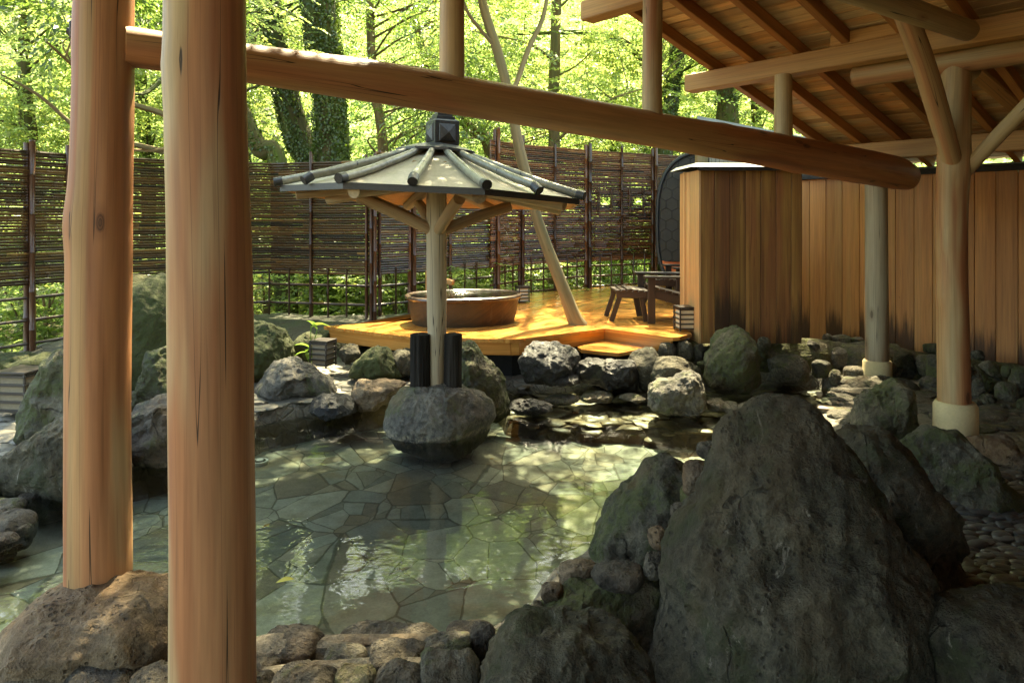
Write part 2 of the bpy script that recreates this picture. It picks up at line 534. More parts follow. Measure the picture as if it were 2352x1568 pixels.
def plain(name, c, rough=.6, bump=.15, sc=60., var=.25, spec=.4, metal=0.):
    t = NT(name)
    o = t.obj()
    a = t.noise(o, sc, 4, .6); b = t.noise(o, sc * .12, 3, .6)
    k = t.mix(1., c, t.ramp(a, [(.3, (1 - var,) * 3), (.7, (1 + var,) * 3)]), 'MULTIPLY')
    k = t.mix(1., k, t.ramp(b, [(.3, (1 - var,) * 3), (.7, (1 + var,) * 3)]), 'MULTIPLY')
    return t.pbr(k, rough, t.bump(a, bump, .004), spec, metal)


def bamboo(name, stops, rough=.35, spec=.5):
    t = NT(name)
    lp = t.attr('lp')['Vector']; col = t.sep(t.attr('col')['Vector'])
    c = t.ramp(col['X'], stops)
    st = t.noise(t.vmul(lp, (120, 120, 3)), 1, 3, .6)
    mot = t.noise(t.vmul(lp, (30, 30, 7)), 1, 3, .6)
    c = t.mix(1., c, t.ramp(st, [(.3, (.75,) * 3), (.7, (1.25,) * 3)]), 'MULTIPLY')
    c = t.mix(t.math('MULTIPLY', t.step(mot, .55, .7), .55), c, (.012, .008, .005))
    c = t.mix(t.math('MULTIPLY', col['Y'], .6), c, (.012, .008, .005))
    return t.pbr(c, rough, t.bump(st, .15, .002), spec)


M = {}
M['log'] = wood('log_wood', (.44, .205, .09), (.31, .118, .05), streak=(.39, .26, .125), weather=(.45, .35, .19), knots=.085, crack=.9, tone=.06, grain=55, rough=.55)
M['log_red'] = wood('beam_log_wood', (.44, .19, .085), (.34, .13, .058), streak=(.21, .08, .04), weather=(.44, .25, .11), knots=.1, crack=1., tone=.05, grain=55, rough=.5)
M['log_grey'] = wood('weathered_log_wood', (.36, .255, .15), (.25, .155, .085), streak=(.3, .25, .165), weather=(.39, .335, .235), knots=.09, crack=.9, tone=.08, grain=55, rough=.6)
M['timber'] = wood('timber_wood', (.5, .29, .115), (.38, .19, .07), knots=.05, crack=.5, tone=.15, grain=80)
M['rafter'] = wood('rafter_wood', (.44, .21, .075), (.32, .135, .047), knots=.04, crack=.3, tone=.15, grain=80)
M['board'] = wood('roof_board_wood', (.7, .45, .23), (.56, .31, .14), weather=(.5, .38, .23), knots=.055, crack=.2, tone=.28, grain=75)
M['deck'] = wood('deck_wood', (.6, .285, .075), (.48, .19, .042), knots=.03, crack=.15, tone=.26, grain=90, rough=.2, spec=.5, gbump=.12)
M['pale'] = wood('fresh_board_wood', (.66, .42, .2), (.56, .3, .13), knots=.0, crack=.1, tone=.12, grain=85)
M['worn'] = wood('weathered_board_wood', (.25, .135, .042), (.14, .058, .021), streak=(.3, .165, .05), weather=(.2, .08, .033), knots=.02, crack=.8, tone=.32, grain=60, mold=(.42, .6, .5))
M['wall'] = wood('wall_board_wood', (.54, .245, .088), (.46, .195, .068), streak=(.5, .26, .1), knots=.015, crack=.25, tone=.13, grain=60, mold=(.26, .42, .2))
M['char'] = wood('charred_log_wood', (.04, .036, .032), (.011, .01, .0095), knots=0, crack=1., tone=.3, grain=26, rough=.95, gbump=2.5, spec=.08)
M['black'] = wood('black_stained_wood', (.030, .022, .018), (.018, .013, .011), knots=0, crack=.1, tone=.3, grain=70, rough=.4, spec=.6)
M['brownplastic'] = wood('dark_brown_slat', (.045, .026, .018), (.03, .017, .012), knots=0, crack=0, tone=.2, grain=60, rough=.38, spec=.6)
M['umbwood'] = wood('kiosk_underside_wood', (.52, .27, .09), (.42, .19, .06), knots=.03, crack=.3, tone=.15, grain=70)
M['bark'] = wood('bark_pale', (.23, .165, .08), (.15, .1, .045), streak=(.2, .17, .09), weather=(.13, .12, .055), knots=.03, crack=.2, tone=.2, grain=35, rough=.85, gbump=.7)
M['barkdark'] = wood('bark_dark', (.085, .07, .03), (.05, .045, .018), streak=(.06, .09, .015), weather=(.06, .09, .015), knots=0, crack=.3, tone=.3, grain=25, rough=.9, gbump=1.)
M['twig'] = wood('bark_twig', (.2, .14, .08), (.11, .075, .04), knots=0, crack=0, tone=.3, grain=40, rough=.85)
M['bamboo_dark'] = bamboo('bamboo_dark', [(0, (.018, .009, .004)), (.4, (.062, .027, .008)), (.75, (.13, .06, .016)), (1, (.23, .125, .036))])
M['bamboo_red'] = bamboo('bamboo_brown', [(0, (.03, .014, .008)), (.4, (.12, .043, .016)), (.75, (.23, .085, .028)), (1, (.34, .16, .06))])
M['bamboo_post'] = bamboo('bamboo_post_dark', [(0, (.09, .034, .014)), (.5, (.05, .022, .012)), (1, (.16, .06, .022))])

M['rock_dark'] = stone('rock_dark', (.045, .042, .031), (.085, .077, .056), moss=(.036, .042, .018), mossamt=.4, lichen=.5, pits=.25)
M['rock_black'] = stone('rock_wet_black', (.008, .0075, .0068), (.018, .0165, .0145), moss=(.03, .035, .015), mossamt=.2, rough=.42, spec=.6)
M['rock_grey'] = stone('rock_grey', (0.0936, 0.09, 0.0828), (0.158, 0.148, 0.126), moss=(.085, .1, .04), mossamt=.35, lichen=.3, mineral=True)
M['rock_green'] = stone('rock_mossy', (.036, .036, .016), (.055, .055, .024), moss=(.035, .045, .011), mossamt=1.3, lichen=0., bump=.7)
M['rock_olive'] = stone('rock_olive', (0.072, 0.0684, 0.054), (0.119, 0.108, 0.0792), moss=(.07, .085, .03), mossamt=.7, lichen=.25, mineral=True)
M['rock_brown'] = stone('rock_brown', (0.122, 0.09, 0.0612), (0.18, 0.137, 0.0936), lichen=.3, pits=.9)
M['cobble'] = stone('cobble_grey', (0.101, 0.0936, 0.0756), (0.155, 0.14, 0.108), moss=(.085, .1, .035), mossamt=.4, sc=1.6)
M['cobble_brown'] = stone('cobble_brown', (.08, .07, .055), (.12, .104, .082), moss=(.1, .1, .04), mossamt=.15, sc=1.6, pits=.5)
M['mortar'] = stone('mortar', (0.158, 0.137, 0.104), (0.216, 0.191, 0.144), rough=.95, sc=1.4, bump=.5)
M['slate'] = stone('slate_flat', (0.0864, 0.0828, 0.0684), (0.144, 0.133, 0.101), moss=(.1, .1, .04), mossamt=.2, rough=.55, spec=.5, bump=.35)
M['mortardark'] = stone('mortar_mossy', (0.0792, 0.072, 0.054), (0.115, 0.104, 0.072), moss=(.085, .095, .03), mossamt=.7, rough=.95)

M['leaf_maple'] = leafmat('leaf_maple', (.07, .13, .025), (.14, .22, .05), (.48, .62, .18), .7)
M['leaf_ever'] = leafmat('leaf_evergreen', (.025, .06, .014), (.08, .14, .03), (.26, .42, .07), .52, .09)
M['leaf_far'] = leafmat('leaf_far', (.09, .155, .05), (.17, .255, .1), (.45, .62, .21), .7, .03)
M['leaf_ivy'] = leafmat('leaf_ivy', (.02, .042, .006), (.07, .115, .016), (.12, .2, .016), .35, .06)
M['leaf_brown'] = leafmat('leaf_fallen', (.35, .14, .03), (.5, .3, .06), (.3, .15, .02), .3, .06)
M['leaf_yellow'] = leafmat('leaf_fallen_yellow', (.4, .38, .05), (.5, .45, .08), (.3, .3, .03), .3, .06)

M['water'] = water('pool_water', (.79, .87, .82), 5.5, .16, (1., 1.5, 1.))
M['tubwater'] = water('tub_water', (.7, .78, .62), 22, .12)
M['copper'] = plain('roof_sheet', (.35, .315, .22), .45, .12, 55, .14, .5)
M['patina'] = plain('patina_tube', (.26, .26, .2), .4, .1, 35, .22, .5, .25)
M['blackmetal'] = plain('black_metal', (.022, .024, .026), .45, .1, 60, .2, .5)
M['finial'] = plain('finial_metal', (.045, .05, .05), .42, .15, 60, .25, .6, .2)
M['coping'] = plain('coping_metal', (.1, .11, .1), .5, .08, 30, .12, .5, .2)
M['copingdark'] = plain('coping_edge', (.022, .02, .018), .7, .4, 90, .4)
M['concrete'] = plain('post_shoe_concrete', (.58, .47, .26), .85, .15, 70, .07)
M['tubrim'] = plain('glazed_rim', (.075, .05, .034), .25, .1, 30, .2, .6)
M['paper_shaded'] = plain('lantern_paper_shaded', (.24, .2, .14), .9, .1, 60, .1)  # lantern paper again, darkened to put the shade into its colour
M['paper'] = plain('lantern_paper', (.75, .68, .5), .9, .1, 60, .06)
M['shingle'] = plain('shingle_dark', (.04, .036, .034), .85, .4, 150, .35)
M['orange'] = plain('orange_panel', (.6, .15, .045), .5, .1, 20, .08)
M['whiteplastic'] = plain('white_fitting', (.7, .74, .72), .4, .05, 60, .05)
M['void_black'] = plain('dark_void', (.01, .009, .008), .95, .2, 20, .3)  # near-black, stands in for shade under the deck and backs the plank joints
# ------------------------------------------------------------------ camera, light, world
cam = bpy.data.cameras.new('camera'); co = bpy.data.objects.new('camera', cam); COL.objects.link(co)
co.location = (0, 0, EYE); co.rotation_euler = (math.radians(90), 0, 0)
cam.lens = 24; cam.sensor_width = 36; cam.shift_y = -(784 - VH) / 2352; cam.clip_end = 2000; cam.clip_start = .05
SC.camera = co
SUNEL, SUNAZ = math.radians(57), math.radians(8)       # height, and swing from straight ahead towards the right
sd = Vector((math.sin(SUNAZ) * math.cos(SUNEL), math.cos(SUNAZ) * math.cos(SUNEL), math.sin(SUNEL)))
sun = bpy.data.lights.new('sun', 'SUN'); sun.energy = 4.2; sun.angle = math.radians(.55); sun.color = (1, .9, .72)
so = bpy.data.objects.new('sun', sun); COL.objects.link(so)
so.rotation_euler = (-sd).to_track_quat('-Z', 'Y').to_euler()
w = bpy.data.worlds.new('World'); SC.world = w; w.use_nodes = True
wt = w.node_tree; bg = wt.nodes['Background']
sk = wt.nodes.new('ShaderNodeTexSky'); sk.sky_type = 'NISHITA'; sk.sun_disc = False
sk.sun_elevation = SUNEL; sk.sun_rotation = SUNAZ; sk.dust_density = 2.5; sk.air_density = 1.; sk.ozone_density = .6
wt.links.new(sk.outputs[0], bg.inputs[0]); bg.inputs[1].default_value = .15
SC.view_settings.view_transform = 'Standard'; SC.view_settings.look = 'None'
SC.view_settings.exposure = 3.0; SC.view_settings.gamma = 1
SC.view_settings.use_white_balance = True; SC.view_settings.white_balance_temperature = 7900; SC.view_settings.white_balance_tint = 0
SC.render.engine = 'CYCLES'
cy = SC.cycles
cy.max_bounces = 9; cy.diffuse_bounces = 5; cy.glossy_bounces = 3; cy.transmission_bounces = 5; cy.transparent_max_bounces = 10
cy.caustics_reflective = False; cy.caustics_refractive = False; cy.sample_clamp_indirect = 6
cy.use_denoising = True
try: cy.denoiser = 'OPENIMAGEDENOISE'
except Exception: pass

# ------------------------------------------------------------------ ground with the sunken pool
POOL = [G(u, v) for u, v in [(-420, 1500), (300, 1470), (560, 1462), (1100, 1445), (1235, 1395), (1290, 1345), (1370, 1290), (1480, 1200), (1600, 1120),
        (1680, 1055), (1780, 1005), (1930, 965), (1955, 905), (1880, 882), (1640, 878), (1480, 882), (1330, 885), (1185, 888), (1120, 900), (1030, 905),
        (920, 915), (830, 932), (705, 952), (590, 975), (470, 1035), (300, 1075), (150, 1098), (100, 1104), (-20, 1118), (-420, 1150)]]
SHAL = [G(u, v) for u, v in [(1150, 950), (1250, 962), (1480, 968), (1640, 985), (1800, 1010), (2000, 990), (2000, 870), (1100, 870)]]


def sdist(px, py, poly):
    """signed distance to a polygon, negative inside"""
    p = np.array(poly); q = np.roll(p, -1, 0)
    d = np.full(px.shape, 1e9); ins = np.zeros(px.shape, bool)
    for a, b in zip(p, q):
        e = b - a
        t = np.clip(((px - a[0]) * e[0] + (py - a[1]) * e[1]) / (e @ e), 0, 1)
        d = np.minimum(d, np.hypot(px - a[0] - t * e[0], py - a[1] - t * e[1]))
        c = ((a[1] > py) != (b[1] > py))
        with np.errstate(divide='ignore', invalid='ignore'):
            ins ^= c & (px < (b[0] - a[0]) * (py - a[1]) / (b[1] - a[1]) + a[0])
    return np.where(ins, -d, d)


def sm(x, a, b):
    t = np.clip((x - a) / (b - a), 0, 1)
    return t * t * (3 - 2 * t)


def ground_z(x, y):
    x = np.asarray(x, float); y = np.asarray(y, float)
    d = sdist(x, y, POOL); ds = sdist(x, y, SHAL)
    p = np.stack([x, y, x * 0], -1).reshape(-1, 3)
    nz = (fbm(p * 2.1, 4, 3) * .025 + fbm(p * .35, 3, 9) * .05).reshape(x.shape)
    bank = .075 + nz * .6 + .16 * sm(y, 5.9, 7.4) * sm(x, 0.6, -1.5) + .1 * sm(y, 6.1, 7.5)
    bank = bank - .09 * sm(y, 2.75, 2.5) * sm(x, 1.0, .6)
    bank = bank + .05 * sm(x, 1.2, 2.6) * sm(y, 5.5, 4)
    deep = -.27
    inner = np.where(ds < 0, -.075 + nz * .3 - .21 * sm(ds, -.10, .0), deep)
    z = np.where(d < 0, bank + (inner - bank) * sm(-d, 0, .09), bank)
    far = np.hypot(x * .8, y - 4)
    yf = np.interp(x, [-9, -5.2, -4.57, -3.6, -2.9, -1.57, -.27, .16, 1.3, 2.9, 8], [1., 5.8, 7.05, 7.95, 8.22, 7.95, 9.28, 9.85, 10.7, 11.55, 12.5])
    z = z - .8 * sm(y - yf, .05, 1.3) + fbm(p * .12, 3, 21).reshape(x.shape) * .5 * sm(far, 8, 16)
    z = z + np.clip(y - 17, 0, 22) * .74 * sm(np.hypot(x, y), 15, 20)
    return z


def axis(fine0, fine1, st, far):
    a = list(np.arange(fine0, fine1, st)); g = st; hi = a[-1]
    out = []
    while hi < far: g *= 1.28; hi += g; out.append(hi)
    lo = fine0; g = st; o2 = []
    while lo > -far: g *= 1.28; lo -= g; o2.append(lo)
    return np.array(o2[::-1] + a + out)


gx, gy = axis(-5.6, 5.2, .055, 140), axis(1.0, 9.4, .055, 140)
GX, GY = np.meshgrid(gx, gy)
GZ = ground_z(GX, GY)
nx, ny = len(gx), len(gy)
mb = MB()
idx = np.arange(nx * ny).reshape(ny, nx)
fc = np.stack([idx[:-1, :-1], idx[:-1, 1:], idx[1:, 1:], idx[1:, :-1]], -1).reshape(-1, 4)
mb.add(np.stack([GX, GY, GZ], -1).reshape(-1, 3), fc)


def ground_mat():
    t = NT('ground_soil')
    p = t.pos()
    a = t.noise(p, 3, 6, .65); b = t.noise(p, 40, 5, .65); c0 = t.noise(p, 220, 2)
    c = t.mix(t.step(a, .4, .62), (.085, .072, .052), (.14, .125, .092))
    far = t.step(t.sep(p)['Z'], .06, -.12)
    far = t.math('MULTIPLY', far, t.step(t.sep(p)['Y'], 7., 8.))
    far = t.math('MAXIMUM', far, t.step(t.n('ShaderNodeVectorMath', {0: p}, operation='LENGTH').outputs['Value'], 9.3, 10.2))
    c = t.mix(far, c, t.mix(t.step(a, .42, .6), (.05, .055, .02), (.07, .11, .022)))
    vo = t.vor(t.vmul(p, (1, 1.5, 1)), 11, 'DISTANCE_TO_EDGE')['Distance']
    vc = t.vor(t.vmul(p, (1, 1.5, 1)), 11, 'F1')['Color']
    st = t.step(vo, .03, .1)
    c2 = t.mix(t.math('MULTIPLY', st, .5), c, t.mix(.5, vc, (.16, .15, .12), 'MIX'), 'MIX')
    c2 = t.mix(t.math('MULTIPLY', st, .55), c, t.mix(t.sep(vc)[0], (.1, .098, .08), (.2, .185, .145)))
    c = t.mix(far, c2, c)
    c = t.mix(1., c, t.ramp(b, [(.3, (.6,) * 3), (.7, (1.4,) * 3)]), 'MULTIPLY')
    c = t.mix(t.math('MULTIPLY', t.step(t.sep(p)['Z'], .01, -.03), .75), c, t.mix(t.step(a, .4, .62), (.1, .06, .028), (.19, .125, .06)))
    up_ = t.step(t.sep(p)['Z'], .11, .19)
    c = t.mix(t.math('MULTIPLY', up_, .85), c, t.mix(t.step(a, .42, .6), (.032, .03, .016), (.03, .042, .012)))
    h = t.math('ADD', t.math('MULTIPLY', st, 1.2), t.math('ADD', b, t.math('MULTIPLY', c0, .2)))
    return t.pbr(c, t.math('ADD', .5, t.math('MULTIPLY', b, .4)), t.bump(h, .6, .02), .4)


M['ground'] = ground_mat()
tag(mb.build('ground', M['ground']), kind='structure')


def floor_mat():
    t = NT('flagstones_wet')
    p = t.pos()
    wv = t.n('ShaderNodeTexNoise', {'Vector': p, 'Scale': 2.2, 'Detail': 3.}).outputs['Color']
    q = t.n('ShaderNodeVectorMath', {0: p, 1: t.vmul(wv, (.07, .07, 0))}, operation='ADD').outputs[0]
    q = t.n('ShaderNodeVectorRotate', {'Vector': t.vmul(q, (1., .8, 0)), 'Angle': .5}, rotation_type='Z_AXIS').outputs[0]
    e1 = t.vor(q, 3.7, 'DISTANCE_TO_EDGE', 1.)['Distance']; k1 = t.sep(t.vor(q, 3.7, 'F1', 1.)['Color'])
    q2 = t.vmul(q, (1, 1, 1), (7.3, 2.1, 0))
    e2 = t.vor(q2, 6., 'DISTANCE_TO_EDGE', 1.)['Distance']; k2 = t.sep(t.vor(q2, 6., 'F1', 1.)['Color'])
    fine = t.math('GREATER_THAN', k1[2], .64)          # some of the large stones are broken into smaller ones
    e = t.math('MINIMUM', e1, t.math('ADD', e2, t.math('SUBTRACT', 1., fine)))
    vc = [t.math('FRACT', t.math('ADD', k1[i], t.math('MULTIPLY', fine, k2[i]))) for i in (0, 1)]
    c = t.ramp(vc[0], [(0, (.18, .195, .175)), (.3, (.29, .295, .245)), (.5, (.225, .19, .145)), (.66, (.34, .335, .275)), (.85, (.215, .235, .215)), (1, (.28, .235, .165))])
    c = t.mix(1., c, t.ramp(vc[1], [(0, (.75,) * 3), (1, (1.3,) * 3)]), 'MULTIPLY')
    a = t.noise(p, 9, 5, .65); b = t.noise(p, 70, 4, .65)
    c = t.mix(t.math('MULTIPLY', t.step(t.noise(p, 2.3, 4), .52, .68), .5), c, (.25, .18, .08))
    c = t.mix(1., c, t.ramp(a, [(.3, (.74,) * 3), (.7, (1.24,) * 3)]), 'MULTIPLY')
    c = t.mix(1., c, t.ramp(b, [(.3, (.84,) * 3), (.7, (1.14,) * 3)]), 'MULTIPLY')
    j = t.step(t.math('ADD', e, t.math('MULTIPLY', t.math('SUBTRACT', a, .5), .04)), .022, .006)
    c = t.mix(t.math('MULTIPLY', j, .72), c, (.07, .066, .045))
    h = t.math('SUBTRACT', t.math('ADD', t.math('MULTIPLY', a, .35), t.math('MULTIPLY', b, .15)), t.math('MULTIPLY', j, .8))
    return t.pbr(c, .7, t.bump(h, .5, .02), .3)


M['flag'] = floor_mat()
pf = MB()
pp = [(-8, .9), (4.2, .9), (4.2, 7.2), (-8, 7.2)]
pf.add([(x, y, -.185) for x, y in pp], [[0, 1, 2, 3]])
tag(pf.build('pool_floor', M['flag']), kind='structure')
wm = MB(); wm.add([(-8, 1.6, 0), (3.6, 1.6, 0), (3.6, 6.9, 0), (-8, 6.9, 0)], [[0, 1, 2, 3]])
tag(wm.build('water', M['water']), kind='structure')


# flat stones bedded in the banks and in the shallow stream, and the pebble path on the right
def scatter(name, region, n, size, zfun, mat, seed, flat=.35, asp=(1.2, 2.), sub=2, ang=0., gap=.8, embed=.35):
    rg = np.random.default_rng(seed)
    poly = [G(u, v) for u, v in region]
    pa = np.array(poly); lo, hi = pa.min(0), pa.max(0)
    pts, rad = [], []
    tries = 0
    while len(pts) < n and tries < n * 40:
        tries += 1
        q = lo + rg.random(2) * (hi - lo)
        if sdist(np.array([q[0]]), np.array([q[1]]), poly)[0] > 0: continue
        r = rg.uniform(*size)
        if pts:
            A = np.array(pts); dd = np.hypot(A[:, 0] - q[0], (A[:, 1] - q[1]) * 1.5)
            if (dd < (np.array(rad) + r) * gap).any(): continue
        pts.append(q); rad.append(r)
    mb = MB(); d, f = ico(sub)
    for k, (q, r) in enumerate(zip(pts, rad)):
        a = ang + rg.normal(0, .35); e = rg.uniform(*asp)
        v = np.sign(d) * np.abs(d) ** .8 * [r * e, r, r * flat]
        v = v * (1 + .13 * fbm(d * 1.3 + k * 3.7, 2, seed)[:, None])
        ca, sa = math.cos(a), math.sin(a)
        v = np.stack([v[:, 0] * ca - v[:, 1] * sa, v[:, 0] * sa + v[:, 1] * ca, v[:, 2]], 1)
        z = float(zfun(np.array([q[0]]), np.array([q[1]]))[0])
        tl = rg.normal(0, .08, 2)
        v[:, 2] += v[:, 0] * tl[0] + v[:, 1] * tl[1]
        mb.add(v + [q[0], q[1], z + r * flat * (1 - 2 * embed)], f)
    return mb.build(name, mat)


def peb_mat(name, c1, c2, rough):
    t = NT(name)
    o = t.obj(); col = t.sep(t.attr('col')['Vector'])
    a = t.noise(o, 60, 4, .6)
    c = t.mix(col['X'], c1, c2)
    c = t.mix(1., c, t.ramp(a, [(.3, (.72,) * 3), (.7, (1.25,) * 3)]), 'MULTIPLY')
    return t.pbr(c, rough, t.bump(a, .3, .006), .5)


M['peb'] = peb_mat('bank_stones', (.07, .066, .052), (.17, .155, .118), .55)
M['pebwet'] = peb_mat('stream_stones', (.085, .062, .036), (.23, .165, .09), .45)
M['pebdark'] = peb_mat('path_pebbles', (.04, .04, .037), (.1, .097, .086), .5)
tag(scatter('bank_paving', [(585, 975), (585, 895), (800, 868), (940, 862), (1060, 880), (1030, 905), (830, 932), (700, 952)], 330, (.028, .07), ground_z, M['peb'], 3), kind='structure')
tag(scatter('garden_paving', [(-120, 1120), (-60, 930), (60, 925), (330, 880), (340, 960), (290, 1030), (140, 1060), (20, 1110)], 420, (.03, .075), ground_z, M['peb'], 4), kind='structure')
tag(scatter('stream_bed', [(1180, 965), (1180, 890), (1350, 890), (1640, 882), (1900, 888), (1960, 960), (1780, 1010), (1600, 990), (1480, 965)], 300, (.03, .085), ground_z, M['pebwet'], 5, .3), kind='structure')
tag(scatter('stream_bank', [(1900, 900), (2010, 900), (2420, 960), (2420, 1020), (2240, 1030), (2100, 960), (1960, 1010), (1930, 960)], 130, (.05, .12), ground_z, M['cobble'], 6, .3), kind='structure')
tag(scatter('pebble_path', [(2130, 1120), (2480, 1150), (2480, 1420), (2140, 1420)], 420, (.018, .034), ground_z, M['pebdark'], 8, .5, (1.3, 2.2), 2, .1, .95, .3), kind='structure')


# ------------------------------------------------------------------ boulders
def R(label, outline, Y, depth, mat, seed, **k):
    return rock(k.pop('name', 'boulder'), label, outline, Y, depth, M[mat], seed, **k)


R('huge dark peaked boulder filling the lower right of the view', [(1462, 1690), (1472, 1500), (1490, 1410), (1515, 1330), (1530, 1240), (1560, 1160), (1610, 1080), (1660, 1000), (1700, 950), (1750, 915), (1800, 905), (1850, 915), (1885, 950), (1920, 1010), (1955, 1075), (1982, 1118), (1999, 1182), (2056, 1243), (2087, 1283), (2100, 1343), (2113, 1411), (2120, 1568), (2112, 1690)], 2.3, .42, 'rock_dark', 11, sub=7, rough=.034, facets=2, sink=1.1)
R('tall greenish grey boulder by the pool, left of the huge peaked boulder', [(1352, 1300), (1362, 1220), (1385, 1150), (1420, 1100), (1480, 1060), (1530, 1050), (1562, 1072), (1595, 1130), (1625, 1300), (1560, 1420), (1420, 1400)], 2.82, .32, 'rock_olive', 12, sub=6, rough=.045)
R('low broad dark boulder in front of the mortared pool kerb', [(1085, 1690), (1095, 1560), (1115, 1470), (1150, 1425), (1200, 1402), (1290, 1390), (1360, 1398), (1420, 1430), (1490, 1500), (1510, 1690)], 2.08, .36, 'rock_dark', 13, sub=6, rough=.05, sink=1.1)
R('slate blue boulder with pale veins behind the huge peaked boulder', [(1890, 1400), (1900, 1100), (1915, 1010), (1950, 985), (1992, 987), (2033, 1004), (2066, 1030), (2090, 1050), (2123, 1091), (2146, 1118), (2158, 1168), (2176, 1229), (2186, 1310), (2168, 1370), (2100, 1420)], 2.8, .34, 'rock_dark', 14, sub=6, rough=.05)
R('wide mossy boulder in front of the right post with the cream base', [(2060, 1090), (2066, 1012), (2100, 995), (2137, 982), (2162, 984), (2218, 1011), (2280, 1075), (2335, 1128), (2360, 1180), (2280, 1195), (2170, 1175)], 3.5, .3, 'rock_olive', 15, sub=6, rough=.05)
R('broken brown rock at the foot of the right post', [(2215, 1030), (2240, 1002), (2312, 994), (2325, 1015), (2318, 1040), (2360, 1075), (2370, 1110), (2260, 1090)], 4.0, .26, 'rock_brown', 16, facets=11)
R('dark slab of rock in the bottom right corner', [(2095, 1720), (2110, 1400), (2150, 1376), (2200, 1364), (2285, 1344), (2370, 1350), (2480, 1400), (2500, 1720)], 2.05, .34, 'rock_dark', 17, sub=6, rough=.05)
R('upright mossy boulder between the two right posts', [(1950, 965), (1966, 917), (2019, 883), (2056, 863), (2076, 873), (2087, 913), (2095, 964), (2089, 1000), (2053, 1030), (1960, 1010)], 4.4, .24, 'rock_olive', 18, sub=6, rough=.045, facets=10)
R('rounded rock under the cream base of the far right post', [(1930, 905), (1945, 873), (1986, 864), (2085, 872), (2118, 915), (2060, 945), (1955, 930)], 5.75, .3, 'rock_dark', 19)
R('big rounded green grey boulder below the corner of the plank wall', [(1617, 868), (1620, 829), (1640, 782), (1663, 759), (1693, 751), (1720, 767), (1740, 796), (1751, 829), (1748, 863), (1714, 885), (1646, 884)], 5.75, .34, 'rock_olive', 20, sub=6, rough=.04)
R('pale grey boulder with a sunlit left face standing in the stream', [(1489, 925), (1495, 890), (1512, 873), (1562, 860), (1589, 850), (1606, 861), (1614, 890), (1624, 922), (1606, 942), (1529, 940)], 5.3, .26, 'rock_grey', 21, sub=6, facets=10)
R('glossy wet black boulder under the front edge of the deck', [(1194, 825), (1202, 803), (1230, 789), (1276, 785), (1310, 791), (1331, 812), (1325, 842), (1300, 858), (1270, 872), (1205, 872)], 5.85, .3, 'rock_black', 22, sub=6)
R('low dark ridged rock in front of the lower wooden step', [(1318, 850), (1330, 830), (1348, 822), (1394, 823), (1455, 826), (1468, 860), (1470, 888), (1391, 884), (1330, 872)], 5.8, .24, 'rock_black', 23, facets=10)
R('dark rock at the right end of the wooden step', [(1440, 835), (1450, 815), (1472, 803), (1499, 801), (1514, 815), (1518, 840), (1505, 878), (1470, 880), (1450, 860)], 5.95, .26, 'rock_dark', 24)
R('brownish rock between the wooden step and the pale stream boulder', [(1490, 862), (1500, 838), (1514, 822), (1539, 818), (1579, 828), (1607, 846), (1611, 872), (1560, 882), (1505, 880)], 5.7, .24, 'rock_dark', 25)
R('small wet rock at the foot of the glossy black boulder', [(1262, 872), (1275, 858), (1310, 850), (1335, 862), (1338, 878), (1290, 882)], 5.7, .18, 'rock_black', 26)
R('flat topped grey island boulder carrying the roofed post', [(880, 985), (887, 945), (900, 912), (924, 891), (950, 885), (1000, 887), (1058, 888), (1108, 906), (1140, 935), (1144, 962), (1130, 995), (1104, 1022), (1050, 1048), (980, 1046), (912, 1024)], 4.86, .27, 'rock_grey', 27, sub=6, rough=.032, facets=2, sink=1.0, power=.72, back=1.)
R('pointed grey boulder just right of the charred log pair', [(1025, 930), (1035, 840), (1048, 792), (1060, 782), (1080, 781), (1094, 788), (1112, 819), (1146, 850), (1162, 872), (1171, 925), (1145, 942), (1080, 945)], 5.4, .24, 'rock_olive', 28, sub=6, facets=9)
R('thin dark flat rock breaking the water right of the island boulder', [(1165, 935), (1185, 922), (1225, 916), (1258, 924), (1272, 934), (1240, 945), (1190, 946)], 5.35, .16, 'rock_black', 29, rough=.09)
R('long low pale stone at the stream edge, left of the sunlit flat stones', [(1248, 918), (1262, 910), (1300, 906), (1328, 908), (1332, 918), (1300, 926), (1262, 925)], 5.6, .12, 'cobble', 30)
R('large sunlit flat oval stone lying in the stream', [(1329, 914), (1345, 902), (1375, 899), (1404, 903), (1410, 911), (1396, 920), (1350, 921)], 5.62, .14, 'cobble', 31, sub=4)
R('small sunlit flat stone next to the pale stream boulder', [(1420, 911), (1436, 905), (1462, 905), (1484, 912), (1486, 918), (1460, 922), (1432, 919)], 5.6, .1, 'cobble', 32, sub=4)
R('small half sunk grey stone right of the pale stream boulder', [(1622, 925), (1634, 916), (1656, 915), (1668, 926), (1660, 938), (1630, 938)], 5.3, .11, 'cobble', 33, sub=4)
R('pair end stone of the stream edge, nearest the huge boulder', [(1690, 938), (1706, 926), (1738, 925), (1752, 938), (1742, 950), (1702, 952)], 5.15, .13, 'cobble', 34, sub=4)
R('middle stone in the short row across the stream', [(1654, 935), (1664, 924), (1690, 923), (1702, 934), (1694, 944), (1664, 946)], 5.22, .11, 'cobble', 35, sub=4)
R('broad grey brown boulder with a slanting crest on the far bank', [(583, 895), (600, 856), (622, 832), (644, 819), (668, 819), (692, 832), (722, 850), (758, 874), (775, 893), (752, 908), (680, 913), (610, 914)], 5.5, .3, 'rock_grey', 36, sub=6, rough=.05, facets=12)
R('brown rock with a sunlit top left of the island boulder', [(804, 912), (812, 888), (826, 872), (860, 869), (930, 880), (915, 895), (905, 915), (862, 934), (823, 931)], 5.45, .22, 'rock_brown', 37, facets=10)
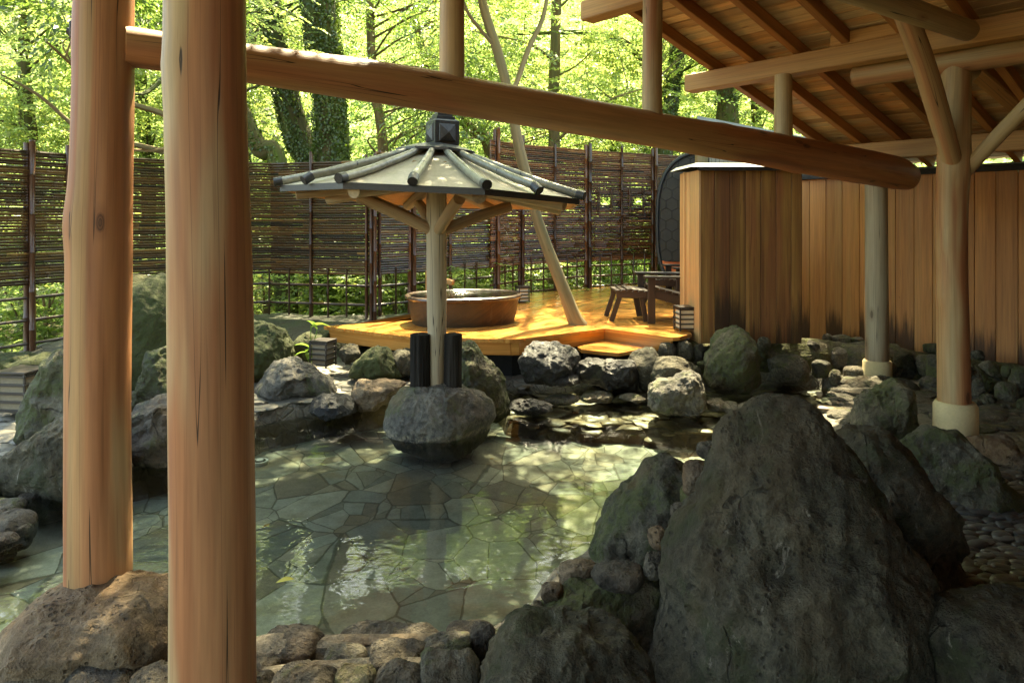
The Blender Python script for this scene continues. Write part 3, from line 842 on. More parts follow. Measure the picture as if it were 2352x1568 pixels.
R('angular dark rock with a pale flat top at the water edge', [(710, 940), (716, 920), (736, 908), (760, 905), (798, 915), (814, 928), (818, 944), (760, 953)], 5.2, .2, 'rock_black', 38, facets=11, rough=.07)
R('low dark green rock under the left front of the deck', [(800, 856), (815, 828), (836, 808), (860, 798), (890, 802), (912, 830), (930, 856), (880, 866)], 5.95, .24, 'rock_green', 39)
R('small rounded stone under the deck corner beside the lantern', [(776, 816), (782, 798), (800, 789), (820, 793), (828, 808), (824, 826), (796, 830)], 6.2, .16, 'rock_dark', 40, sub=4)
R('dark stone half hidden behind the charred log pair', [(896, 830), (905, 808), (930, 800), (955, 812), (958, 850), (920, 858)], 6.05, .2, 'rock_dark', 41, sub=4)
R('round mossy boulder beside the second post, below the bamboo fence', [(520, 850), (530, 770), (560, 740), (600, 733), (632, 740), (655, 760), (668, 790), (674, 830), (660, 856), (580, 862)], 6.05, .36, 'rock_green', 42, sub=6)
R('dark stone behind the broad leaved plant', [(662, 820), (668, 792), (690, 770), (708, 762), (722, 770), (728, 800), (726, 830), (690, 838)], 6.6, .2, 'rock_green', 43, sub=4)
R('blocky mossy stone behind the small dark lantern', [(708, 790), (716, 768), (738, 758), (762, 762), (768, 790), (748, 800)], 6.8, .2, 'rock_green', 44, sub=4)
R('towering mossy boulder seen between the two front posts', [(215, 905), (222, 760), (240, 680), (265, 640), (300, 628), (330, 638), (365, 625), (395, 632), (440, 672), (470, 750), (490, 905)], 6.0, .5, 'rock_green', 45, sub=6, rough=.014, facets=3)
R('pointed olive boulder in front of the towering mossy boulder', [(305, 945), (318, 900), (332, 850), (356, 798), (380, 785), (405, 794), (435, 850), (455, 950), (380, 962)], 4.9, .26, 'rock_olive', 46, sub=6, facets=10)
R('round speckled grey boulder at the water between the front posts', [(290, 1040), (295, 968), (320, 930), (370, 901), (400, 898), (450, 928), (474, 1000), (462, 1050), (370, 1052)], 4.35, .3, 'rock_grey', 47, sub=6)
R('leaning pointed boulder left of the first post', [(52, 1015), (64, 930), (98, 846), (132, 810), (162, 796), (204, 802), (245, 850), (275, 930), (290, 1015), (180, 1030)], 4.5, .3, 'rock_olive', 48, sub=6, facets=10)
R('low black sloping boulder at the left water edge', [(8, 1075), (32, 1030), (100, 984), (157, 942), (210, 938), (272, 985), (296, 1060), (285, 1122), (150, 1122), (20, 1112)], 3.9, .34, 'rock_dark', 49, sub=6)
R('long mossy ledge stone at the foot of the left fence', [(-90, 850), (-60, 822), (0, 816), (100, 811), (165, 817), (190, 850), (150, 885), (-60, 890)], 6.15, .26, 'rock_green', 50, facets=9)
R('mossy stone at the left picture edge beside the slatted lantern', [(-60, 960), (-50, 860), (-20, 832), (10, 845), (24, 890), (18, 950)], 5.2, .2, 'rock_green', 51)
R('round grey stone cut by the left picture edge above the stacked stones', [(-40, 1130), (-34, 1085), (-8, 1066), (14, 1076), (21, 1096), (14, 1122), (-10, 1140)], 3.75, .14, 'cobble', 52)
R('big brown boulder carrying the first post', [(-20, 1520), (4, 1470), (34, 1437), (84, 1377), (134, 1338), (180, 1321), (240, 1316), (302, 1314), (393, 1319), (440, 1345), (474, 1420), (470, 1480), (302, 1498), (168, 1512), (67, 1530)], 2.34, .34, 'rock_brown', 53, sub=6, rough=.03, facets=7, sink=1.3, power=.8)

# ------------------------------------------------------------------ mortared masonry: each run is one thing, its stones are parts
def run(name, label, cat, loc, boxes, mat, mortar, seed, depth=.75, group=None, grow=1., pw=.8, sink=1.1):
    root = empty(name, loc); tag(root, label, cat, group)
    for k, (u0, u1, v0, v1, Y) in enumerate(boxes):
        w = (u1 - u0) / F * Y
        m = mat if not isinstance(mat, (list, tuple)) else mat[k % len(mat)]
        rock('stone', None, stone_outline((u0 + u1) / 2 - (u1 - u0) * .5 * grow, (u0 + u1) / 2 + (u1 - u0) * .5 * grow, v0, v1, seed + k), Y, max(.05, w * .5 * depth), M[m], seed + k, sub=5 if (u1 - u0) > 60 else 4, rough=.03, facets=6, sink=sink, parent=root, power=pw)
    for k, (ol, Y, dp, mm) in enumerate(mortar):
        rock('mortar_bed', None, ol, Y, dp, M[mm], seed + 500 + k, sub=6, rough=.025, facets=3, sink=1.2, parent=root)
    return root


def yk(v, z=.09): return (EYE - z) * F / (v - VH)


run('stone_kerb', 'low kerb of rounded stones set in sandy mortar along the near pool edge', 'stone kerb', (-.6, 2.2, 0), [
    (610, 750, 1434, 1520, 2.36), (748, 790, 1458, 1508, 2.36), (785, 1010, 1436, 1500, 2.4), (1032, 1130, 1426, 1460, 2.45), (750, 840, 1480, 1520, 2.25),
    (850, 974, 1468, 1522, 2.25), (980, 1085, 1453, 1496, 2.28), (1082, 1136, 1426, 1500, 2.3), (630, 770, 1522, 1610, 2.1), (772, 860, 1520, 1600, 2.1),
    (864, 972, 1514, 1605, 2.1), (968, 1100, 1480, 1605, 2.12), (552, 628, 1534, 1610, 2.1), (575, 640, 1508, 1530, 2.22),
    (194, 270, 1490, 1532, 2.22), (280, 400, 1473, 1542, 2.24), (30, 160, 1508, 1600, 2.1), (168, 300, 1520, 1610, 2.08), (308, 420, 1524, 1620, 2.08), (-60, 30, 1530, 1610, 2.08), (-40, 26, 1500, 1530, 2.16),
    (440, 560, 1500, 1560, 2.2)],
    ['cobble_brown', 'cobble', 'cobble_brown', 'cobble_brown', 'cobble'],
    [([(-160, 1660), (-140, 1545), (0, 1530), (200, 1512), (330, 1490), (470, 1484), (560, 1478), (620, 1460), (780, 1456), (1000, 1456), (1120, 1450), (1150, 1500), (1150, 1660)], 2.34, .12, 'mortar'),
     ([(-160, 1700), (-140, 1590), (0, 1572), (200, 1560), (330, 1540), (600, 1528), (780, 1520), (1000, 1512), (1120, 1508), (1150, 1570), (1150, 1700)], 2.18, .12, 'mortar')], 700, 1.25, grow=1.16, pw=.62)
run('stone_kerb', 'mortared stones climbing the joint between the two large right boulders', 'stone kerb', (.6, 2.5, 0), [
    (1597, 1662, 1012, 1052, 2.62), (1564, 1634, 1052, 1140, 2.5), (1538, 1580, 1150, 1204, 2.46), (1486, 1532, 1206, 1258, 2.44), (1476, 1524, 1264, 1328, 2.4),
    (1282, 1384, 1280, 1350, 2.5), (1358, 1482, 1287, 1342, 2.42), (1240, 1298, 1333, 1380, 2.42), (1222, 1246, 1378, 1396, 2.4)],
    ['cobble_brown', 'rock_brown'],
    [([(1545, 1230), (1560, 1130), (1600, 1060), (1660, 1040), (1680, 1110), (1640, 1230), (1600, 1330), (1540, 1420), (1470, 1400), (1480, 1310)], 2.62, .2, 'mortardark'),
     ([(1215, 1440), (1225, 1395), (1262, 1362), (1320, 1330), (1430, 1320), (1520, 1330), (1540, 1440), (1480, 1520), (1300, 1500)], 2.42, .2, 'mortardark')], 760, 1.1)
run('stone_edging', 'stacked flat rounded stones stepping down into the pool at far left', 'stone edging', (-2.4, 3.4, 0), [
    (52, 112, 1120, 1164, 3.75), (-30, 56, 1144, 1184, 3.55), (-30, 76, 1172, 1222, 3.4), (22, 72, 1200, 1236, 3.35), (-36, 36, 1220, 1260, 3.2), (-90, -10, 1240, 1300, 3.1), (100, 160, 1100, 1140, 3.85)],
    ['cobble_brown', 'cobble'], [], 800, 1.3, grow=1.15, sink=2.6)
def z8(l): return [(1764 + .336 * a, 1764 + .336 * b, 527 + .336 * c, 527 + .336 * d, Y) for a, b, c, d, Y in l]
run('rubble_wall', 'low rubble wall of mossy cobbles under the long plank wall', 'stone wall', (2.9, 6.2, 0),
    z8([(-45, 20, 775, 870, 6.4), (25, 92, 768, 835, 6.5), (88, 168, 772, 840, 6.5), (152, 242, 742, 800, 6.6), (225, 358, 755, 880, 6.45), (368, 442, 712, 768, 6.65), (436, 562, 717, 778, 6.6), (560, 658, 733, 782, 6.6),
        (410, 575, 800, 945, 6.4), (606, 700, 775, 925, 6.45), (-10, 275, 850, 1050, 6.1), (298, 432, 888, 1010, 6.15), (412, 512, 952, 1072, 6.0), (512, 680, 930, 1030, 6.1),
        (836, 1004, 826, 1040, 6.15), (1006, 1184, 846, 1010, 6.1), (1060, 1190, 775, 850, 6.3), (820, 900, 780, 850, 6.4), (1180, 1300, 840, 1000, 5.9), (1386, 1474, 818, 910, 5.8), (1432, 1574, 898, 1040, 5.6), (1596, 1664, 925, 1010, 5.5),
        (1655, 1790, 935, 1160, 5.3), (1550, 1694, 1028, 1230, 5.25), (1448, 1564, 1118, 1240, 5.2), (1396, 1474, 1006, 1160, 5.4), (926, 1024, 1038, 1170, 5.75), (1036, 1176, 998, 1170, 5.7), (1190, 1300, 1000, 1180, 5.5), (1300, 1400, 930, 1080, 5.55), (1780, 1900, 940, 1200, 5.0), (1700, 1800, 1150, 1250, 5.0)])
    + [(1510, 1556, 786, 828, 6.15), (1553, 1592, 780, 826, 6.2), (1594, 1620, 788, 830, 6.2), (1738, 1770, 772, 808, 6.1), (1600, 1626, 828, 850, 6.05)],
    ['cobble', 'rock_olive', 'cobble', 'cobble', 'rock_dark'],
    [([(1490, 900), (1500, 800), (1560, 782), (1640, 778), (1780, 778), (1900, 782), (1980, 796), (1990, 880), (1800, 900)], 6.5, .3, 'mortardark'),
     ([(1930, 930), (1930, 790), (2000, 786), (2100, 802), (2180, 812), (2190, 930), (2100, 940)], 6.4, .36, 'mortardark'),
     ([(2130, 960), (2130, 812), (2230, 822), (2330, 836), (2440, 850), (2460, 980), (2300, 980)], 5.75, .38, 'mortardark')], 850, 1.0)
# ------------------------------------------------------------------ the timber pavilion
EP, ER = np.array([.65, -.76]), np.array([.76, .65])
p0 = np.array([1.95, 4.91]); ZR, SL = 2.66, .255


def RP(t, r, dz=0.):
    q = p0 + EP * t + ER * r
    return np.array([q[0], q[1], ZR - SL * r + dz])


pav = empty('pavilion', (-1.32, 2.36, .1))
tag(pav, 'open timber bathhouse roof on peeled log posts, covering the right of the pool', 'pavilion')


def logpart(name, pts, rad, mat='log', seed=1, seg=28, rings=26, wob=.025, parent=pav, knobs=None, dome=.05, flat=None):
    mb = MB(); tube(mb, pts, rad, seg, rings, wob, seed, True, dome, knobs=knobs, flat=flat)
    return mb.build(name, M[mat], parent)


X1 = lambda u, Y: (u - U0) / F * Y
# first post, on its boulder
a = P(238, 60, 2.36); b = P(229, 1372, 2.36)
post1 = logpart('post', [(b[0], 2.36, .12), (b[0] - .005, 2.36, .6), ((a[0] + b[0]) / 2 - .01, 2.36, 1.25), (a[0], 2.36, 2.1), (a[0] + .01, 2.36, 3.75)], [.105, .103, .1, .094, .088], seed=3, rings=60, wob=.03,
                knobs=[(1.37, 3.6, .012, .09), (.5, 2.2, .006, .06), (2.0, 3.9, .006, .05)])
mb = MB(); q = P(172, 73, 2.36)
box(mb, (q[0] + .004, 2.36, q[2]), (.012, .06, .06)); tube(mb, [(q[0] - .022, 2.36, q[2]), (q[0] + .02, 2.36, q[2])], .014, 8)
bolt = mb.build('bolt', M['blackmetal'], None); bolt.parent = post1; bolt.location = (0, 0, 0); bolt.matrix_parent_inverse = Matrix()
bolt.location = [-(c) for c in (Vector(pav.location) + Vector(post1.location))]
# second post, closest to the eye
logpart('post', [(X1(490, 1.75), 1.75, -.02), (X1(489, 1.75), 1.75, .6), (X1(482, 1.75), 1.75, 1.4), (X1(473, 1.75), 1.75, 2.05), (X1(470, 1.75), 1.75, 3.9)], [.104, .104, .101, .098, .094], seed=8, rings=60, wob=.03, knobs=[(1.9, 3.9, .006, .06)])
# tie beam log
A, B = np.array(P(284, 106, 2.36)), np.array(P(2082, 400, 6.06))
ts = [0, .07, .21, .445, .68, .93, 1]
bow = [0, .012, .026, .02, .012, .0, -.02]
logpart('tie_beam', [A + (B - A) * t + np.array([0, 0, k]) for t, k in zip(ts, bow)], [.07, .075, .094, .103, .125, .146, .12], 'log_red', 5, 32, 70, .04, dome=.06,
        knobs=[(3.4, 1.2, .012, .1), (1.2, .8, .008, .06), (4.3, 4.4, .015, .12)])


def onbeam(u):
    k = (u - U0) / F
    t = (k * A[1] - A[0]) / ((B[0] - A[0]) - k * (B[1] - A[1]))
    return A + (B - A) * t


for u, r, rr, sd_ in ((1038, .058, .055, 21), (1498, .058, .057, 22)):
    q = onbeam(u)
    r0 = (np.array(q[:2]) - p0) @ ER
    logpart('strut', [(q[0], q[1], q[2] + .03), (q[0], q[1], q[2] + .5), (q[0] + .005, q[1], ZR - SL * r0)], [r * 1.03, r, rr], seed=sd_, rings=20)
q = onbeam(1799)
logpart('strut', [(q[0], q[1], q[2] + .03), (q[0], q[1], 2.53)], [.064, .058], seed=23, rings=10)
# post near the plank wall, with its shoe
logpart('post', [(3.21, 6.0, .1), (3.205, 6.0, 1.), (3.2, 6.0, 1.86)], [.096, .092, .09], 'log_grey', seed=31, rings=24)
mb = MB(); tube(mb, [(3.21, 6.0, -.05), (3.21, 6.0, .255), (3.21, 6.0, .27)], [.118, .116, .105], 28, None, .012, 2); mb.build('post_shoe', M['concrete'], pav)
# forked post
pr = logpart('post', [(2.726, 4.2, .12), (2.715, 4.2, .8), (2.705, 4.2, 1.5), (2.715, 4.2, 1.9), (2.735, 4.2, 2.44)], [.092, .086, .086, .088, .078], seed=34, rings=40, wob=.04,
             knobs=[(.95, 3.3, .012, .05), (1.25, 3.6, .01, .05), (1.72, 4.9, .008, .1)])
mb = MB(); tube(mb, [(2.728, 4.2, -.05), (2.728, 4.2, .36), (2.728, 4.2, .385)], [.124, .12, .106], 30, None, .012, 5); mb.build('post_shoe', M['concrete'], pav)
logpart('brace', [P(2188, 372, 4.17), P(2150, 240, 4.0), P(2112, 120, 3.85), P(2050, -40, 3.66)], [.056, .06, .058, .055], seed=36, rings=24, wob=.05)
logpart('brace', [P(2212, 400, 4.2), P(2290, 315, 4.0), P(2380, 222, 3.8), P(2560, 30, 3.4)], [.04, .043, .043, .04], seed=37, rings=24, wob=.05)
# round purlin on the forked post, tie log over it
c0 = np.array([2.716, 4.2, 2.47])
e3 = np.array([EP[0], EP[1], 0])
logpart('round_purlin', [c0 - e3 * .585, c0 - e3 * .2, c0 + e3 * .6, c0 + e3 * 2.6], [.073, .073, .074, .078], seed=38, rings=30, wob=.02, dome=.15)
tl = np.array([2.761, 4.05, 2.60]); td = np.array([-.835, -.55, .012])
logpart('tie_log', [tl + td * 3, tl + td * 1, tl - td * .03], [.07, .064, .058], 'log', 39, rings=26, wob=.04, dome=.5)
logpart('tie_log', [P(2080, 60, 4.25), P(2170, 125, 4.3), P(2232, 176, 4.33)], [.05, .06, .062], 'log', 40, rings=14, wob=.04, dome=.4)
mb = MB(); beam(mb, P(2235, 150, 4.6), P(2345, 245, 5.2), .13, .1, c=.01); mb.build('brace', M['timber'], pav)
# squared purlins and plate
def pur(name, r, w, h, t0, t1, dz=0., mat='timber'):
    mb = MB(); a_, b_ = RP(t0, r, -h / 2 + dz), RP(t1, r, -h / 2 + dz)
    beam(mb, a_, b_, w, h, c=.006); mb.build(name, M[mat], pav)


pur('purlin', 0, .13, .135, -.797, 6.0)
mb = MB(); beam(mb, RP(.36, .0, .045), RP(.95, 0, .045), .1, .085, c=.004); mb.build('purlin_packing', M['timber'], pav)
pur('purlin', -1.25, .13, .13, -.75, 6)
pur('purlin', -2.6, .13, .13, -.75, 6)
pur('wall_plate', 1.83, .13, .15, -.62, 6.0)
pur('ridge_beam', -5.2, .16, .2, -.75, 6)
for i in range(19):
    t = -.566 + .342 * i
    mb = MB(); beam(mb, RP(t, -5.2, .0425), RP(t, 2.6, .0425), .056, .085, c=.004)
    mb.build('rafter', M['rafter'], pav)
mb = MB()
r = -5.2; k = 0
while r < 2.63:
    wd = .09
    a_, b_ = RP(-.62, r + wd / 2, .097), RP(5.8, r + wd / 2, .097)
    # each row is two lengths meeting over a rafter
    cut = -.566 + .342 * (3 + (k * 5) % 11)
    m_ = RP(cut, r + wd / 2, .097)
    upn = np.array([ER[0] * SL, ER[1] * SL, 1.])
    beam(mb, a_, m_, wd - .008, .018, up=upn, c=.004); beam(mb, m_, b_, wd - .008, .018, up=upn, c=.003)
    r += wd; k += 1
mb.build('roof_boards', M['board'], pav)
mb = MB()
upn = np.array([ER[0] * SL, ER[1] * SL, 1.])
a_, b_ = RP(2.6, -5.2, .125), RP(2.6, 2.68, .125)
beam(mb, a_, b_, 6.5, .03, up=upn, c=.004)
q = RP(2.6, -5.2, .125); q2 = RP(2.6, -9.5, 0); q2[2] = q[2] - 4.3 * SL
beam(mb, q, q2, 6.5, .03, up=np.array([-ER[0] * SL, -ER[1] * SL, 1.]), c=.004)
mb.build('roof_cover', M['shingle'], pav)

# unseen boarding added behind the eye to cut the sky light on the right
for nm, (ax_, ay_), (bx_, by_) in (('rear_sky_block', (7.6, 2.0), (3.4, -1.6)), ('rear_sky_block', (3.4, -1.6), (.4, -1.6))):
    mb = MB(); L_ = math.hypot(bx_ - ax_, by_ - ay_); n_ = int(L_ / .16)
    for k in range(n_):
        s0, s1 = k / n_, (k + 1) / n_
        mx, my = ax_ + (bx_ - ax_) * (s0 + s1) / 2, ay_ + (by_ - ay_) * (s0 + s1) / 2
        beam(mb, (mx, my, .0), (mx, my, 3.6), L_ / n_ - .001, .024, up=((by_ - ay_) / L_, -(bx_ - ax_) / L_, 0), c=.003)
    mb.build(nm, M['wall'], pav)
# ------------------------------------------------------------------ plank walls, cabins
def plank_wall(root, name, a, b, z0, z1, bw, mat, thick=.022, seed=1, z0b=None):
    rg = np.random.default_rng(seed)
    a, b = np.array(a, float), np.array(b, float)
    L = np.linalg.norm(b - a); d = (b - a) / L; n = np.array([d[1], -d[0]])
    mb = MB(); s = 0; k = 0
    z0b = z0 if z0b is None else z0b
    while s < L - .01:
        w = min(bw * rg.uniform(.94, 1.06), L - s)
        c = a + d * (s + w / 2) - n * (thick / 2 - rg.uniform(0, .002))
        zz = z0 + (z0b - z0) * s / L
        beam(mb, (c[0], c[1], zz), (c[0], c[1], z1), w - .004, thick, up=(n[0], n[1], 0), c=.003, col=rg.random(3))
        s += w; k += 1
    # a backing layer so that no light comes through the joints
    c0_, c1_ = a - n * (thick + .025), b - n * (thick + .025)
    bk = MB(); m0 = (c0_ + c1_) / 2
    box(bk, (m0[0], m0[1], (z0 + z1) / 2), (L - .07, .04, z1 - z0 - .04), math.atan2(d[1], d[0]), .002)
    bk.build('backing', M['void_black'], root)
    o = mb.build(name, M[mat], root)
    # nail heads
    return o


W1a, W1b = (1.725, 6.3), (2.675, 6.3)
w1 = empty('plank_wall', (1.72, 6.3, .37)); tag(w1, 'dark weathered plank wall with a pale fresh board end, beside the deck', 'plank wall')
plank_wall(w1, 'weathered_boards', W1a, W1b, .36, 1.97, .14, 'worn', seed=4)
plank_wall(w1, 'fresh_boards', (1.688, 6.86), (1.722, 6.285), .36, 1.96, .3, 'pale', seed=5)
mb = MB(); beam(mb, (1.70, 6.68, .4), (1.70, 6.68, 1.965), .06, .045, up=(1, -.06, 0), c=.003); mb.build('corner_board', M['pale'], w1)
mb = MB(); box(mb, (2.675 + .0, 6.58, 1.2), (.03, .5, 1.6), 0, .003); mb.build('end_boards', M['worn'], w1)
mb = MB()
mb.add([(1.64, 6.24, 1.985), (2.72, 6.24, 1.985), (2.72, 6.9, 1.985), (1.6, 6.9, 1.985), (1.70, 6.32, 2.025), (2.70, 6.32, 2.025), (2.70, 6.9, 2.025), (1.66, 6.9, 2.025)],
       [[0, 1, 5, 4], [3, 0, 4, 7], [1, 2, 6, 5], [4, 5, 6, 7], [2, 3, 7, 6]])
mb.build('coping', M['coping'], w1, smooth=False)
mb = MB(); box(mb, (2.2, 6.262, 1.968), (.98, .03, .032), 0, .003); mb.build('coping_edge', M['copingdark'], w1)

WA, WB = (3.12, 7.56), (7.8, 2.126)
w2 = empty('plank_wall', (3.9, 6.6, .2)); tag(w2, 'long reddish vertical plank wall behind the log posts at right', 'plank wall')
plank_wall(w2, 'boards', WA, WB, -.15, 1.94, .17, 'wall', seed=9)
d2 = np.array([WB[0] - WA[0], WB[1] - WA[1]]); d2 /= np.linalg.norm(d2); n2_ = np.array([d2[1], -d2[0]])
mb = MB(); a_ = np.array(WA) + n2_ * .0; b_ = np.array(WB) + n2_ * .0
beam(mb, (*(a_ + n2_ * .02), 1.962), (*(b_ + n2_ * .02), 1.962), .07, .05, c=.004); mb.build('coping_edge', M['copingdark'], w2)
mb = MB(); beam(mb, (*(a_ - n2_ * .05), 1.999), (*(b_ - n2_ * .05), 1.999), .2, .02, c=.003); mb.build('coping', M['coping'], w2)
# dark boarded service cabin behind
sh = empty('cabin', (3.2, 8.4, .2)); tag(sh, 'dark brown boarded cabin with a flat metal roof behind the plank wall', 'cabin')
plank_wall(sh, 'siding', (2.27, 8.1), (4.6, 10.4), .2, 2.66, .1, 'brownplastic', seed=12)
plank_wall(sh, 'siding', (3.2, 11.2), (2.27, 8.1), .2, 2.66, .1, 'brownplastic', seed=13)
mb = MB(); beam(mb, (2.23, 8.03, .2), (2.23, 8.03, 2.6), .13, .1, up=(0, 1, 0)); mb.build('corner_post', M['bark'], sh)
mb = MB(); mb.add([(2.17, 8.0, 2.68), (4.9, 10.5, 2.66), (5.2, 12.4, 2.66), (3.3, 11.6, 2.68), (2.17, 8.0, 2.72), (4.9, 10.5, 2.70), (5.2, 12.4, 2.70), (3.3, 11.6, 2.72)],
                  [[0, 1, 5, 4], [3, 0, 4, 7], [1, 2, 6, 5], [4, 5, 6, 7], [2, 3, 7, 6], [0, 3, 2, 1]])
mb.build('roof', M['coping'], sh, smooth=False)

# rounded sauna pod with hexagonal shingles
def hex_mat():
    t = NT('hex_shingles')
    lp = t.attr('lp')['Vector']
    q = t.vmul(lp, (1, 1, 0))
    # two offset hexagonal lattices: distance to the nearer cell centre pair gives the hexagon edges
    s = .165
    def cell(ox, oy):
        v = t.vmul(lp, (1 / s, 1 / (s * 1.7320508), 0), (ox, oy, 0))
        fr = t.n('ShaderNodeVectorMath', {0: v}, operation='FRACTION').outputs[0]
        c = t.n('ShaderNodeVectorMath', {0: fr, 1: (.5, .5, 0)}, operation='SUBTRACT').outputs[0]
        c = t.n('ShaderNodeVectorMath', {0: t.vmul(c, (s, s * 1.7320508, 0))}, operation='ABSOLUTE').outputs[0]
        x, y, _ = t.sep(c)
        return t.math('MAXIMUM', x, t.math('ADD', t.math('MULTIPLY', x, .5), t.math('MULTIPLY', y, .8660254)))
    d = t.math('MINIMUM', cell(0, 0), cell(.5, .5))
    e = t.step(d, s * .5 - .008, s * .5 - .001)
    nz = t.noise(lp, 140, 3, .7); bg_ = t.noise(lp, 4, 3)
    c = t.mix(nz, (.028, .026, .026), (.062, .057, .054))
    c = t.mix(1., c, t.ramp(bg_, [(.3, (.8,) * 3), (.7, (1.2,) * 3)]), 'MULTIPLY')
    c = t.mix(t.math('MULTIPLY', e, .8), c, (.008, .008, .008))
    return t.pbr(c, .85, t.bump(t.math('SUBTRACT', nz, t.math('MULTIPLY', e, 2.)), .5, .01), .3)


M['hex'] = hex_mat()
pod = empty('sauna_pod', (2.9, 9.6, .4)); tag(pod, 'rounded dark shingled sauna pod between the bamboo fence and the plank wall', 'sauna')
fd = np.array([.32, .947]); fd /= np.linalg.norm(fd); fr_ = np.array([fd[1], -fd[0]])
pc = np.array([2.86, 9.3])                          # centre of the front end
prof = []
for k in range(64):
    t = 2 * math.pi * k / 64
    c, s_ = math.cos(t), math.sin(t)
    prof.append((.86 * math.copysign(abs(c) ** .62, c), .42 + 1.02 + 1.0 * math.copysign(abs(s_) ** .7, s_)))
prof = np.array(prof)


def podpt(x, z, dpt): return np.array([pc[0] + fr_[0] * x + fd[0] * dpt, pc[1] + fr_[1] * x + fd[1] * dpt, z])


mb = MB(); V, L, fcs = [], [], []
arc = np.concatenate([[0], np.cumsum(np.hypot(*np.diff(prof, axis=0).T))])
st = [0, .4, .8, 1.2, 1.8]
for dpt in st:
    for k, (x, z) in enumerate(prof): V.append(podpt(x, z, dpt)); L.append((arc[k], dpt, 0))
for i in range(len(st) - 1):
    for k in range(64):
        k2 = (k + 1) % 64; fcs.append([i * 64 + k, i * 64 + k2, (i + 1) * 64 + k2, (i + 1) * 64 + k])
mb.add(V, fcs, L); mb.build('shell', M['hex'], pod)
mb = MB()   # front end: domed a little so that the shingles turn round the edge
rings = [(1., 0), (.9, -.05), (.7, -.09), (.35, -.11), (.02, -.115)]
V, L, fcs = [], [], []
for sc_, dd in rings:
    for k, (x, z) in enumerate(prof):
        xx, zz = x * sc_, 1.44 + (z - 1.44) * sc_
        zz = max(zz, .92)
        V.append(podpt(xx, zz, dd)); L.append((xx, zz, 0))
for i in range(len(rings) - 1):
    for k in range(64):
        k2 = (k + 1) % 64; fcs.append([i * 64 + k, (i + 1) * 64 + k, (i + 1) * 64 + k2, i * 64 + k2])
mb.add(V, fcs, L); mb.build('front_shingles', M['hex'], pod)
mb = MB(); tube(mb, [podpt(x * 1.01, 1.44 + (z - 1.44) * 1.01, -.01) for x, z in list(prof) + [prof[0]]], .028, 8, caps=False); mb.build('edge_trim', M['blackmetal'], pod)
mb = MB()
V = [podpt(x, z, -.02) for x, z in prof if z < .95]
mb.add(V, [list(range(len(V)))]); mb.build('lower_panel', M['orange'], pod, smooth=False)

# ------------------------------------------------------------------ bamboo fences
def poly_at(poly, u):
    k = (u - U0) / F
    for a, b in zip(poly[:-1], poly[1:]):
        den = (b[0] - a[0]) - k * (b[1] - a[1])
        if abs(den) < 1e-9: continue
        t = (k * a[1] - a[0]) / den
        if -1e-6 <= t <= 1 + 1e-6: return np.array([a[0] + (b[0] - a[0]) * t, a[1] + (b[1] - a[1]) * t])
    raise ValueError(u)


def cane(mb, a, b, r, rg, node=.28, seg=6, col=None):
    a, b = np.asarray(a, float), np.asarray(b, float)
    L = np.linalg.norm(b - a)
    s, rr, cc = [0.], [r], [0.]
    x = rg.uniform(.05, node)
    while x < L - .01:
        s += [x - .006, x, x + .006]; rr += [r * 1., r * 1.16, r * 1.]; cc += [.1, 1., .3]
        x += node * rg.uniform(.8, 1.15)
    s.append(L); rr.append(r * .97); cc.append(0)
    s = np.array(s); rr = np.array(rr)
    d = (b - a) / L
    up = np.array([0, 0, 1.]) if abs(d[2]) < .9 else np.array([0, 1., 0])
    e1 = np.cross(up, d); e1 /= np.linalg.norm(e1); e2 = np.cross(d, e1)
    sag = rg.normal(0, .0013, 2)
    th = np.linspace(0, 2 * np.pi, seg, endpoint=False)
    bow = np.sin(np.pi * s / L)
    V = (a + d * s[:, None] + bow[:, None] * (e1 * sag[0] + e2 * sag[1]))[:, None, :] + rr[:, None, None] * (np.cos(th)[None, :, None] * e1 + np.sin(th)[None, :, None] * e2)
    off = rg.random(3) * 40
    Lp = np.stack([np.outer(rr, np.cos(th)), np.outer(rr, np.sin(th)), np.repeat(s[:, None], seg, 1)], -1) + off
    n = len(s); i = np.arange(n - 1)[:, None]; j = np.arange(seg)[None, :]; j2 = (j + 1) % seg
    f = np.stack([i * seg + j, i * seg + j2, (i + 1) * seg + j2, (i + 1) * seg + j], -1).reshape(-1, 4).tolist()
    f.append(list(range(seg - 1, -1, -1))); f.append([(n - 1) * seg + k for k in range(seg)])
    c0 = rg.random() if col is None else col
    C = np.stack([np.full((n, seg), c0), np.repeat(np.array(cc)[:, None], seg, 1), np.full((n, seg), rg.random())], -1).reshape(-1, 3)
    mb.add(V.reshape(-1, 3), f, Lp.reshape(-1, 3), C)


def seg_pts(poly, s0, s1):
    """the stretch of a plan polyline between two distances, as straight pieces"""
    p = [np.array(q, float) for q in poly]; out = []; acc = 0
    for a, b in zip(p[:-1], p[1:]):
        l = np.linalg.norm(b - a)
        x0, x1 = max(s0, acc), min(s1, acc + l)
        if x1 > x0 + 1e-4: out.append((a + (b - a) * (x0 - acc) / l, a + (b - a) * (x1 - acc) / l))
        acc += l
    return out


